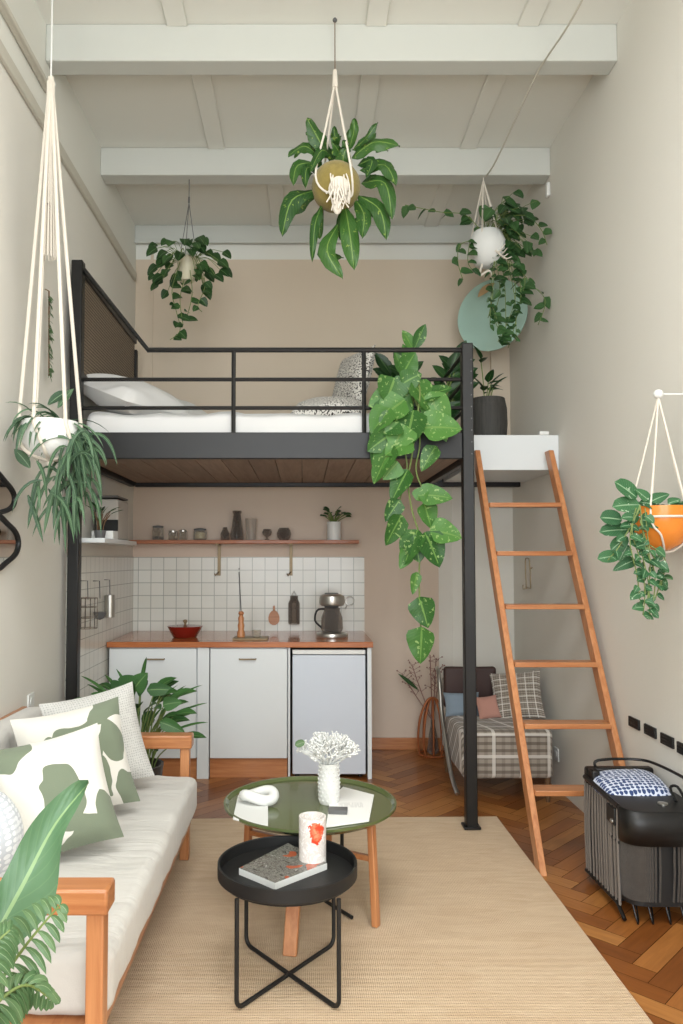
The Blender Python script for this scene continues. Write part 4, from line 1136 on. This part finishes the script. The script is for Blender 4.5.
mb.build('seat_cushion', m_blue, label='blue and white patterned cushion on the black corded bench', cat='cushion', weld=True)

# ============================================================ HANGING PLANTS
def cords(c, top, r, n, rad=.005, ph=0, sag=0):
    mb = MB()
    for k in range(n):
        a = 2*PI*k/n+ph; e = c+V((r*math.cos(a), r*math.sin(a), 0))
        m = (e+top)/2+V((0, 0, -sag)); mb.tube(catm([top, m, e], 4), rad, 6)
    return mb
# A: left, long macrame with ribbon-leaved plant
YA = 3.30
cA = aY(50, 436, YA)
t = thing('hanging_plant', 'white bowl planter with ribbon leaves in long cream macrame, far left', 'hanging plant', (cA.x, YA, cA.z-.11), None)
MB().lathe([(.03, -.10), (.08, -.085), (.118, -.04), (.128, .02), (.122, .06), (.112, .06), (.115, .02), (.1, -.04), (.001, -.06)], cA, 36).build('bowl', m_paper, t)
MB().lathe([(.112, .04), (.001, .05)], cA, 20).build('soil', m_soil, t)
kn = aY(51, 82, YA)
mb = MB()
for k in range(6):
    a = 2*PI*k/6+.3; e = cA+V((.13*math.cos(a), .13*math.sin(a), .04)); q = kn+V((.006*math.cos(a), .006*math.sin(a), -.02))
    m = q.lerp(e, .55)
    mb.tube([q, m, e]+catm([e, cA+V((.125*math.cos(a+.2), .125*math.sin(a+.2), -.03)), cA+V((.09*math.cos(a+.35), .09*math.sin(a+.35), -.082)), cA+V((0, 0, -.108))], 4)[1:], .0085, 7)
mb.tube([kn+V((0, 0, .02)), kn+V((0, 0, -.10)), kn+V((0, 0, -.55))], [.014, .017, .012], 10)
for k in range(14):
    a = 2*PI*k/14; mb.tube([kn+V((.013*math.cos(a), .013*math.sin(a), .0)), kn+V((.02*math.cos(a), .02*math.sin(a), -.45)), kn+V((.033*math.cos(a), .03*math.sin(a), -.8))], [.004, .004, .003], 5)
mb.tube([cA+V((0, 0, -.105)), cA+V((0, 0, -.13))], .012, 8)
mb.build('macrame_hanger', m_cord, t)
MB().tube([kn+V((0, 0, .01)), (kn.x, kn.y, 4.20)], .004, 6).build('ceiling_cord', m_plas, t)
mb = MB(); rr = random.Random(11)
for k in range(150):
    a = rr.uniform(-PI, PI)
    if -2.1 < a < -1.0 and k % 3: a = rr.choice((rr.uniform(-.9, 2.5), rr.uniform(2, 4))); d = V((math.cos(a), math.sin(a)*.9, rr.uniform(.3, 1.0)))
    if d.x < -.35: d.x *= .7
    L = rr.uniform(.14, .30)*(1 if d.x > -.2 else .8)
    mb.leaf(cA+V((.06*math.cos(a), .06*math.sin(a), .05)), d, V((0, -.4, 1)), L, .014, rr.uniform(.7, 2.4), 'strap', .3, 8)
for k in range(70):
    a = 0; st = cA+V((.12+rr.uniform(-.02, .05), rr.uniform(-.10, .05), rr.uniform(-.13, .02)))
    if rr.random() < .5: st = cA+V((rr.uniform(-.04, .16), -.05+rr.uniform(-.05, .1), rr.uniform(-.3, -.12)))
    mb.leaf(st, V((rr.uniform(-.8, .8), rr.uniform(-.5, .3), rr.uniform(-.6, .5))), V((0, -1, .5)), rr.uniform(.15, .26), .016, rr.uniform(1.0, 2.2), 'strap', .3, 8)
for q0_, q1_ in (((40, 480), (28, 515)), ((55, 485), (40, 535)), ((70, 485), (62, 535)), ((60, 480), (52, 525)), ((75, 485), (75, 525)), ((28, 495), (45, 533))):
    mb.leaf(aY(q0_[0], q0_[1], YA-.03), aY(*q1_, YA-.03)-aY(*q0_, YA-.03), (0, -1, 0), .22, .022, .3, 'strap', .2, 8)
for q0_, q1_, W in (((48, 405), (62, 391), .045), ((58, 408), (72, 385), .04), ((75, 455), (96, 475), .06), ((30, 468), (22, 455), .05)):
    mb.leaf(aY(q0_[0], q0_[1], YA), aY(*q1_, YA)-aY(*q0_, YA), (0, -1, .3), .11, W, .2, 'lance')
for v in mb.v: v.x = max(v.x, XL+.012)
mb.build('foliage', lf_spider, t)

# dried green bundle hanging on the left wall behind it
p0 = aX(49, 295, XL+.03); p1 = aX(49, 376, XL+.03)
mb = MB(); rr = random.Random(2)
for k in range(90):
    tt = rr.random(); q = p0.lerp(p1, tt); mb.leaf(q+V((0, rr.uniform(-.02, .02), 0)), V((.3, rr.uniform(-1, 1), rr.uniform(-1, -.2))), V((1, 0, 0)), .035, .012, .1, 'lance')
mb.m = 1; mb.tube([p0+V((-.02, 0, .03)), p0+V((0, 0, .02)), p1], .004, 5)
mb.build('dried_bundle', [lf_fern, m_stemb], label='slim dried green bundle hanging on the left wall between macrame cords', cat='ornament')

# B: centre, broad spotted leaves around a moss ball
YB_ = 3.70
cB = aY(336, 187, YB_)
t = thing('hanging_plant', 'broad-leaved plant in a moss-coloured ball pot hanging top centre', 'hanging plant', (cB.x, YB_, cB.z-.12))
MB().ball(cB, .122, 18).build('ball_pot', m_moss, t)
kn = aY(335, 82, YB_)
mb = MB()
for k in range(4):
    a = PI/2*k+.6; mb.tube(catm([kn, kn.lerp(cB+V((.1*math.cos(a), .1*math.sin(a), .12)), .6), cB+V((.125*math.cos(a), .125*math.sin(a), .02)), cB+V((.08*math.cos(a+.5), .08*math.sin(a+.5)-.03, -.08)), cB+V((.01, -.135, -.03))], 5), .0055, 6)
mb.tube([kn+V((0, 0, .06)), kn+V((0, 0, .0)), kn+V((0, 0, -.03))], [.01, .014, .016], 8)
mb.ball(cB+V((.01, -.13, -.06)), .048, 8, (1, .5, 1))
rr = random.Random(5)
for k in range(40):
    q = cB+V((.01+rr.uniform(-.045, .045), -.14+rr.uniform(-.02, .02), -.03+rr.uniform(-.05, .03))); mb.tube(catm([q, q+V((rr.uniform(-.01, .01), -.01, -.04)), q+V((rr.uniform(-.03, .03), 0, -.08+rr.uniform(-.03, 0)))], 3), .0035, 5)
mb.ball(cB+V((.0, -.13, -.165)), .022, 6, (1, .8, 1.6))
mb.build('macrame_net', m_cord, t)
MB().tube([kn+V((0, 0, .05)), (kn.x, kn.y, 4.15)], .0025, 6).build('cord', m_stemb, t)
MB().ball((kn.x, kn.y, 4.16), .012, 6).build('ceiling_hook', m_gray, t)
mb = MB()
def LB(base, mid, tip, W, Y=YB_, dy=-.08):
    b = aY(*base, Y); m = aY(*mid, Y+dy*.7); e = aY(*tip, Y+dy); pts = catm([b, m, e], 5); n = len(pts)-1
    vs = []; uvs = []
    for i, p in enumerate(pts):
        tt = i/n; tn = (pts[min(i+1, n)]-pts[max(i-1, 0)]).normalized(); sd = tn.cross(V((0, -1, .25))).normalized(); u = sd.cross(tn)
        wd = W/2*max(.04, math.sin(PI*min(1, tt*.93+.05)))**.9*(1 if tt < 1 else 0)
        for q in (-1, -.5, 0, .5, 1): vs.append(p+sd*wd*q+u*(-abs(q))*wd*.35+u*.011*math.sin(tt*13+q*2.5)*abs(q)); uvs.append((tt, .5+q/2))
    mb.add(vs, [(i*5+k, i*5+k+1, i*5+k+6, i*5+k+5) for i in range(n) for k in range(4)], uvs)
for a in (((329, 157), (318, 138), (307, 118), .1), ((322, 160), (305, 146), (288, 156), .07), ((322, 163), (298, 165), (293, 185), .075),
          ((318, 172), (307, 168), (305, 188), .06), ((318, 190), (292, 200), (282, 236), .11), ((322, 205), (315, 225), (312, 262), .055),
          ((338, 225), (327, 250), (343, 279), .1), ((345, 205), (350, 235), (354, 270), .11), ((356, 200), (364, 215), (362, 238), .09),
          ((358, 195), (380, 210), (386, 240), .1), ((362, 183), (385, 183), (392, 220), .1), ((360, 170), (385, 165), (396, 186), .085),
          ((352, 158), (374, 142), (400, 146), .1), ((352, 150), (366, 138), (378, 122), .05), ((349, 150), (354, 130), (354, 118), .055),
          ((335, 152), (335, 138), (334, 126), .05), ((345, 175), (343, 160), (346, 148), .09), ((340, 158), (346, 150), (343, 140), .06),
          ((334, 160), (322, 150), (310, 172), .07), ((358, 165), (372, 160), (366, 178), .07), ((342, 160), (338, 150), (332, 142), .07)):
    a = (a[0], a[1], a[2], a[3]*.85); LB(*a)
    LB(a[0], (a[1][0]*.9+a[0][0]*.1+R.uniform(-6, 6), a[1][1]+R.uniform(-5, 5)), (a[0][0]+(a[2][0]-a[0][0])*.7+R.uniform(-8, 8), a[0][1]+(a[2][1]-a[0][1])*.6), a[3]*.8, YB_+.08, .06)
mb.build('foliage', lf_drac, t)

# trailing-vine helper
def vines(mb, c, ends, Ll, Lw, seed, step=.045, shape='heart', sr=.0025, jit=.3):
    rr = random.Random(seed)
    for pts in ends:
        P = catm(pts, 8); mb.m = 1; mb.tube(P, sr, 5); mb.m = 0
        acc = 0
        for i in range(1, len(P)):
            acc += (P[i]-P[i-1]).length
            if acc > step:
                acc = 0; a = rr.uniform(0, 2*PI); k = rr.uniform(.7, 1.2)
                mb.leaf(P[i], V((math.cos(a), math.sin(a)*.6-.2, rr.uniform(-.7, .3))), V((rr.uniform(-jit, jit), -1, rr.uniform(.2, .9))), Ll*k, Lw*k, .3, shape, .12, 5)
# C: small dark trailing plant above the bed
YC = 4.90
cC = aY(187, 268, YC)
t = thing('hanging_plant', 'small dark trailing plant in a pale pot hung above the bed', 'hanging plant', (cC.x, YC, cC.z-.09))
MB().lathe([(.045, -.09), (.05, -.085), (.068, .05), (.072, .06), (.064, .06), (.06, .04)], cC, 28).build('pot', m_clay, t)
MB().lathe([(.062, .045), (.001, .05)], cC, 16).build('soil', m_soil, t)
top = aY(189, 203, YC); mb = cords(cC+V((0, 0, .05)), top, .07, 3, .0025, .5)
mb.tube([top, top+V((0, 0, .04))], .006, 6); mb.tube([top+V((0, 0, .03)), (top.x, YC, 3.955)], .003, 6)
mb.build('hanger', m_gray, t)
mb = MB(); rr = random.Random(8)
for k in range(62):
    a = rr.uniform(0, 2*PI); b = cC+V((.05*math.cos(a), .05*math.sin(a), .06)); e = b+V((math.cos(a)*rr.uniform(.05, .2), math.sin(a)*.1, rr.uniform(-.17, .10)))
    if abs(e.x-cC.x) < .06 and e.z < cC.z+.03: e.x = cC.x+math.copysign(.1, e.x-cC.x)
    mb.m = 1; mb.tube(catm([b, (b+e)/2+V((0, 0, .04)), e], 3), .002, 4); mb.m = 0
    mb.leaf(e, V((math.cos(a), math.sin(a)*.4-.2, -.5)), V((rr.uniform(-.4, .4), -1, .5)), rr.uniform(.06, .10), .065, .3, 'heart')
E_ = lambda *q: [aY(a, b, YC-.08) for a, b in q]
vines(mb, cC, [E_((180, 262), (172, 290), (176, 310), (180, 330), (170, 340)), E_((190, 270), (192, 295), (186, 320)), E_((200, 262), (205, 285), (198, 305), (202, 312)), E_((184, 280), (180, 300), (183, 325))], .07, .06, 3, .05)
mb.build('foliage', [lf_small, m_stem], t)
# D: white pot with ivy, right
YD = 4.88
cD = aY(487, 248, YD)
t = thing('hanging_plant', 'white oval pot of ivy and long trailers hung by the right wall', 'hanging plant', (cD.x, YD, cD.z-.12))
MB().lathe([(.03, -.13), (.08, -.105), (.12, -.03), (.122, .03), (.092, .1), (.08, .095), (.11, .02), (.001, -.05)], cD, 28).build('pot', m_paper, t)
MB().lathe([(.085, .07), (.001, .08)], cD, 16).build('soil', m_soil, t)
top = aY(480, 181, YD)
mb = cords(cD+V((0, 0, .03)), V((cD.x-.02, YD, top.z)), .11, 6, .005)
for k in range(5): mb.tube(catm([cD+V((.03, -.09, -.04)), cD+V((.03+.015*k, -.10, -.06-.012*k)), cD+V((.09+.012*k, -.08, .03-.03*k))], 4), .004, 5)
mb.tube(catm([cD+V((-.04, -.03, -.12)), cD+V((-.06, -.05, -.2)), cD+V((0, -.05, -.17)), cD+V((.03, -.04, -.22))], 5), .007, 6)
mb.tube([(cD.x-.02, YD, top.z-.01), (cD.x-.02, YD, 3.955)], .004, 6)
mb.build('macrame_hanger', m_cord, t)
mb = MB(); rr = random.Random(12)
for k in range(75):
    a = rr.uniform(-PI, PI); b = cD+V((.05*math.cos(a)+.03, .06*math.sin(a), .08)); e = b+V((rr.uniform(-.06, .26), rr.uniform(-.15, .12), rr.uniform(-.14, .24)))
    if e.x-cD.x < .08 and e.z < cD.z+.1: e.z += .14; e.x += .05
    mb.m = 1; mb.tube(catm([b, (b+e)/2+V((0, 0, .05)), e], 3), .002, 4); mb.m = 0
    mb.leaf(e, V((rr.uniform(-.5, 1), rr.uniform(-.6, .1), -.3)), V((rr.uniform(-.4, .4), -1, .6)), rr.uniform(.06, .11), .07, .3, 'heart')
E2 = lambda *q: [aY(a, b, YD-.06) for a, b in q]
vines(mb, cD, [E2((482, 232), (465, 215), (440, 212), (405, 205)), E2((490, 230), (520, 212), (540, 228), (547, 245)),
   E2((498, 235), (515, 262), (525, 280), (520, 300)), E2((500, 240), (512, 270), (515, 300), (500, 340)), E2((500, 240), (528, 280), (545, 300), (538, 325)),
   E2((495, 255), (500, 290), (495, 320), (510, 345)), E2((475, 240), (460, 245), (458, 262), (463, 280)), E2((498, 240), (520, 282), (516, 320), (508, 348)),
   E2((470, 240), (468, 262), (476, 274)), E2((495, 262), (492, 300), (488, 318))], .075, .06, 4, .042)
vines(mb, cD, [E2((496, 250), (492, 280), (490, 325)), E2((500, 250), (505, 290), (506, 340)), E2((505, 250), (515, 300), (516, 342)), E2((490, 300), (500, 330), (498, 342))], .04, .03, 6, .022)
for v in mb.v: v.x = min(v.x, XR-.012)
mb.build('foliage', [lf_ivy, m_stem], t)

# E: orange pot on the right wall
YE = 3.15
cE = aY(661, 525, YE)
t = thing('hanging_plant', 'orange glazed bowl with variegated trailing plant on the right wall', 'hanging plant', (cE.x, YE, cE.z-.11))
MB().lathe([(.03, -.105), (.075, -.08), (.108, -.03), (.118, .02), (.12, .075), (.108, .075), (.105, .02), (.001, -.05)], cE, 40).build('bowl', m_terra, t)
MB().lathe([(.106, .06), (.001, .065)], cE, 20).build('soil', m_soil, t)
top = V((cE.x+.0, YE, aY(658, 397, YE).z))
mb = MB()
for k in range(5):
    a = 2*PI*k/5+.2; e = cE+V((.123*math.cos(a), .123*math.sin(a), .03))
    mb.tube(catm([top, top.lerp(e, .5), e, cE+V((.112*math.cos(a+.3), .112*math.sin(a+.3), -.045)), cE+V((.05*math.cos(a+.5), .05*math.sin(a+.5), -.104)), cE+V((0, 0, -.112))], 5), .0042, 6)
mb.tube([cE+V((.124*math.cos(a), .124*math.sin(a), .03)) for a in [k*PI/14 for k in range(28)]], .005, 6, True)
mb.build('macrame_hanger', m_cord, t)
mb = MB(); mb.tube([top+V((-.0, 0, .012)), (XR+.002, YE, top.z+.012)], .0035, 8); mb.ball(top+V((0, 0, .012)), .02, 8)
mb.build('wall_hook', m_plas, t)
mb = MB(); rr = random.Random(15)
def lfE(b, tp, W): lf2(mb, tp, b, W, YE-.08, shape='round' if W > .05 else 'heart', n=(rr.uniform(-.4, .1), -1, .4))
for b, tp, W in (((637, 498), (617, 480), .075), ((640, 505), (613, 503), .07), ((622, 520), (601, 515), .07), ((630, 530), (600, 528), .06),
                 ((628, 537), (610, 548), .055), ((640, 520), (662, 520), .075), ((648, 500), (636, 488), .05), ((650, 502), (668, 492), .05),
                 ((620, 556), (598, 556), .055), ((635, 560), (612, 568), .05), ((628, 545), (618, 560), .05), ((655, 505), (640, 500), .05), ((668, 504), (680, 498), .04)): lfE(b, tp, W)
for k in range(26):
    a = rr.uniform(0, 2*PI); mb.leaf(cE+V((.07*math.cos(a), .07*math.sin(a), .07)), V((math.cos(a), math.sin(a), .8)), V((0, -.6, 1)), .055, .045, .4, 'heart')
E3 = lambda *q: [aY(a, b, YE-.135) for a, b in q]
vines(mb, cE, [E3((640, 505), (632, 530), (640, 560), (645, 590), (643, 615)), E3((640, 505), (645, 545), (655, 575), (652, 612)), E3((645, 508), (650, 550), (662, 570), (655, 600)),
   E3((636, 508), (630, 540), (637, 575), (640, 600)), E3((640, 508), (620, 545), (608, 560)), E3((640, 520), (650, 560), (647, 605)), E3((650, 545), (665, 560), (660, 590)), E3((638, 540), (648, 580), (650, 615))], .045, .038, 7, .026)
for v in mb.v: v.x = min(v.x, XR-.012)
mb.build('foliage', [lf_varieg, m_stem], t)

# cable strung under the beams
mb = MB(); mb.tube(catm([(cD.x-.01, 4.86, 3.952), (1.20, 4.6, 3.93), (1.225, 3.92, 3.995), (1.235, 3.75, 3.995), (1.25, 3.3, 3.955), (1.25, 2.4, 4.0), (1.25, 1.2, 4.12)], 6), .005, 6)
mb.build('ceiling_cable', m_trimw, label='thin pale cable strung under the ceiling beams on the right', cat='cable')
# round mint mirror in the corner
p = aY(494, 314, 5.42)
MB_ = MB(); th = math.radians(34)
nrm = V((-math.sin(th), -math.cos(th), 0)); ux = V((math.cos(th), -math.sin(th), 0))
n = 48; rad = .262; c0 = V((1.375, 5.45, p.z))
vs = [c0+ux*rad*math.cos(a)+V((0, 0, rad*math.sin(a))) for a in [2*PI*k/n for k in range(n)]]
vs += [q+nrm*.012 for q in vs]
MB_.add(vs, [tuple(range(n)), tuple(range(2*n-1, n-1, -1))]+[(i, n+i, n+(i+1) % n, (i+1) % n) for i in range(n)])
t = thing('round_mirror', 'round mint-green mirror disc hung across the loft corner', 'mirror', (c0.x, c0.y, c0.z-rad))
MB_.build('disc', m_mint, t, bevel=.002)
MB().tube([c0+V((0, 0, rad-.01))-nrm*.0, c0+V((.02, .08, rad+.1)), (c0.x+.06, YB-.04, c0.z+rad+.2)], .003, 6).build('hanging_cord', m_cord, t)
mb = MB(); q = c0+nrm*.02+V((-.09, 0, .18)); mb.leaf(q+V((.1, -.06, .03)), V((-.7, 0, -.5)), nrm, .16, .06, .1, 'lance'); 
mb.build('dried_leaf', plain('dry_leaf', 'b89a72', .8), label='dry tan leaf hanging by the mint mirror under the ivy pot', cat='leaf')

# cloud mirrors on the left wall
def cloud(cy, cz, hy, hz, label, ph):
    t = thing('cloud_mirror', label, 'mirror', (XL, cy, cz-hz), 'cloud mirrors on the left wall')
    P = []; n = 64
    for k in range(n):
        a = 2*PI*k/n; r = 1+.13*math.cos(3*a+ph); P.append(V((XL+.016, cy+hy*r*math.cos(a), cz+hz*r*math.sin(a))))
    MB().tube(P, .011, 8, True).build('rim', m_black2, t)
    Q = [p+V((-.012, 0, 0)) for p in P]+[p+V((-.002, 0, 0)) for p in P]
    mb = MB(); mb.add(Q, [tuple(range(n-1, -1, -1)), tuple(range(n, 2*n))]+[(i, (i+1) % n, n+(i+1) % n, n+i) for i in range(n)]); mb.build('glass', m_mirror, t, smooth=0)
q = aX(13, 496, XL+.016)
cloud(q.y-.2, aX(6, 496, XL+.016).z, .2, .093, 'upper cloud-shaped mirror with black rim on the left wall', .4)
q = aX(18, 543, XL+.016)
cloud(q.y-.215, aX(8, 543, XL+.016).z, .2, .115, 'lower cloud-shaped mirror with black rim on the left wall', 0)
# black plates on the right wall
for k, (px, py) in enumerate(((634, 723), (650, 731), (667, 740.5), (684, 750))):
    p = aX(px, py, XR-.006); lab = ['furthest of the black plates on the right wall', 'second black plate from the ladder on the right wall', 'third black plate from the ladder on the right wall', 'black plate cut by the photo edge on the right wall'][k]
    mb = MB(); mb.box((XR-.005, p.y, p.z), (.010, .115, .048)); 
    for i in range(3): mb.box((XR-.012, p.y, p.z-.014+i*.014), (.004, .1, .004))
    mb.build('wall_plate', m_black2, label=lab, cat='wall plate', group='black plates on the right wall', bevel=.002)
def outlet(x, y, z, sgn, label):
    t = thing('wall_outlet', label, 'outlet', (x, y, z-.04)); MB().box((x-sgn*.004, y, z), (.008, .08, .08)).build('plate', m_plas, t, bevel=.002)
    MB().tube([(x-sgn*.008, y, z), (x-sgn*.011, y, z)], .022, 16).build('socket', m_plas, t)
p = aX(557, 754, XR); outlet(XR, p.y, p.z, 1, 'white outlet low on the right wall behind the ladder')
p = aX(30, 702, XL); outlet(XL, p.y, p.z, -1, 'white outlet on the left wall above the sofa back')
# wire holder on the right wall
p = aX(527, 573, XR-.02)
mb = MB(); hy, hz = .065, .105
for dy in (-hy, hy*.6):
    mb.tube(catm([(XR-.015, p.y+dy, p.z-hz), (XR-.02, p.y+dy, p.z+hz*.7), (XR-.02, p.y+dy*.5, p.z+hz)], 5), .004, 6)
mb.tube([(XR-.02, p.y+a*hy, p.z+hz) for a in (-.5, 0, .3)], .004, 6); mb.tube([(XR-.015, p.y-hy, p.z-hz), (XR-.015, p.y+hy*.6, p.z-hz)], .004, 6)
mb.tube([(XR-.02, p.y-hy, p.z+.03), (XR, p.y-hy, p.z+.04)], .004, 6)
mb.tube([(XR-.015, p.y, p.z-hz), (XR-.05, p.y, p.z-hz-.01), (XR-.05, p.y, p.z-hz+.02)], .004, 6)
mb.build('wire_holder', m_brass, label='thin brass wire holder on the right wall behind the ladder', cat='wall holder')
# small white junction boxes by the beams
p = aX(548, 190, XR-.01)
MB().box((XR-.012, p.y, p.z), (.024, .04, .09)).build('junction_box', m_plas, label='small white box on the right wall by the rear beam', cat='box', bevel=.006)
MB().ball((XL+.05, 3.74, 3.85), .02, 8).build('cable_clip', m_plas, label='round white cable clip at the left end of the front beam', cat='clip')

# ============================================================ FOREGROUND PLANTS (left)
pt = thing('potted_plant', 'large broad paddle leaf plant in the near left foreground', 'potted plant', (-.98, 1.45, 0))
c = V((-.98, 1.45, 0))
MB().lathe([(.12, 0), (.125, .02), (.15, .30), (.155, .32), (.14, .32), (.135, .28)], c, 32).build('pot', m_clay, pt)
MB().lathe([(.136, .285), (.001, .29)], c, 20).build('soil', m_soil, pt)
mb = MB()
YL = 1.42
tip = aY(89, 783, YL+.1); 
mid = [aY(-30, 985, YL-.05), aY(-2, 930, YL-.03), aY(25, 880, YL), aY(55, 825, YL+.05), tip]
P = catm(mid, 6); n = len(P)-1
vs = []; uvs = []
for i, p in enumerate(P):
    t_ = i/n; tn = (P[min(i+1, n)]-P[max(i-1, 0)]).normalized(); sd = tn.cross(V((0, -1, .35))).normalized(); u = sd.cross(tn)
    wl = .024+.012*math.sin(PI*t_); wr = .038*math.sin(PI*min(1, .35+t_*.65))**.6+.035*math.exp(-((t_-.45)/.2)**2)
    if t_ > .8: f_ = math.sqrt(max(0, 1-((t_-.8)/.2)**2)); wl *= f_; wr *= f_
    for q in (-1, -.66, -.33, 0, .25, .5, .75, 1):
        ww = wl if q < 0 else wr
        vs.append(p+sd*ww*q+u*(abs(q)**1.5*.018+(.006*math.sin(t_*16+q*3)*abs(q)))); uvs.append((t_, .5+q/2))
mb.add(vs, [(i*8+k, i*8+k+1, i*8+k+9, i*8+k+8) for i in range(n) for k in range(7)], uvs)
mb.m = 1; mb.tube(catm([c+V((0, 0, .28)), c+V((.06, -.02, .38)), P[0]+V((-.1, 0, -.08)), P[0]], 5), .008, 8); mb.m = 0
for a in ((-.4, .3), (-.2, -.4), (-.1, .1)):
    e = c+V((a[0]*.2, a[1]*.3, .75)); mb.m = 1; mb.tube([c+V((0, 0, .28)), e], .007, 6); mb.m = 0
    mb.leaf(e, V((a[0], a[1], .8)), V((0, -.6, 1)), .35, .16, .5, 'lance')
for v in mb.v: v.x = max(v.x, XL+.02)
mb.build('foliage', [lf_ban, m_stem], pt)
# fern-like palm frond
c = V((-.88, 1.05, 0))
pt = thing('potted_plant', 'feathery palm fronds low in the near left corner', 'potted plant', c)
MB().lathe([(.09, 0), (.095, .02), (.115, .24), (.12, .25), (.105, .25), (.1, .22)], c, 28).build('pot', m_terra, pt)
MB().lathe([(.102, .222), (.001, .23)], c, 20).build('soil', m_soil, pt)
mb = MB(); rr = random.Random(6)
def frond(pts, n, L, up=(0, -1, .3)):
    P = catm(pts, 8); mb.m = 1; mb.tube(P, [.005-.0035*i/(len(P)-1) for i in range(len(P))], 5); mb.m = 0
    N = len(P)-1
    for k in range(n):
        t_ = .12+.88*k/(n-1); i = min(N-1, int(t_*N)); fr_ = t_*N-i; p = P[i].lerp(P[i+1], min(1, fr_)); tn = (P[i+1]-P[i]).normalized()
        sd = tn.cross(V(up)).normalized(); l = L*math.sin(PI*min(1, .25+t_*.7))**.7
        for s_ in (-1, 1): mb.leaf(p, sd*s_+tn*.65+V((0, 0, .15)), V(up), l, .013, .9, 'lance', .15, 6)
YFn = 1.28
b0 = c+V((0, 0, .22))
frond([b0, aY(-40, 1050, 1.2), aY(-2, 985, YFn), aY(30, 940, YFn), aY(60, 905, YFn)], 19, .075)
frond([b0, aY(-60, 1075, 1.15), aY(-10, 1010, 1.2), aY(25, 985, 1.25), aY(52, 1000, 1.28)], 20, .06)
frond([b0, aY(-80, 1060, 1.1), aY(-40, 1000, 1.15), aY(-10, 950, 1.2), aY(10, 930, 1.22)], 18, .07)
frond([b0, c+V((-.1, .1, .5)), c+V((-.25, .15, .6))], 16, .08); frond([b0, c+V((.05, -.1, .38)), c+V((.05, -.25, .42))], 16, .07)
for v in mb.v: v.x = max(v.x, XL+.02)
mb.build('foliage', [lf_fern, m_stem], pt)

for o in SC.objects:
    if '_wl' in o: del o['_wl']
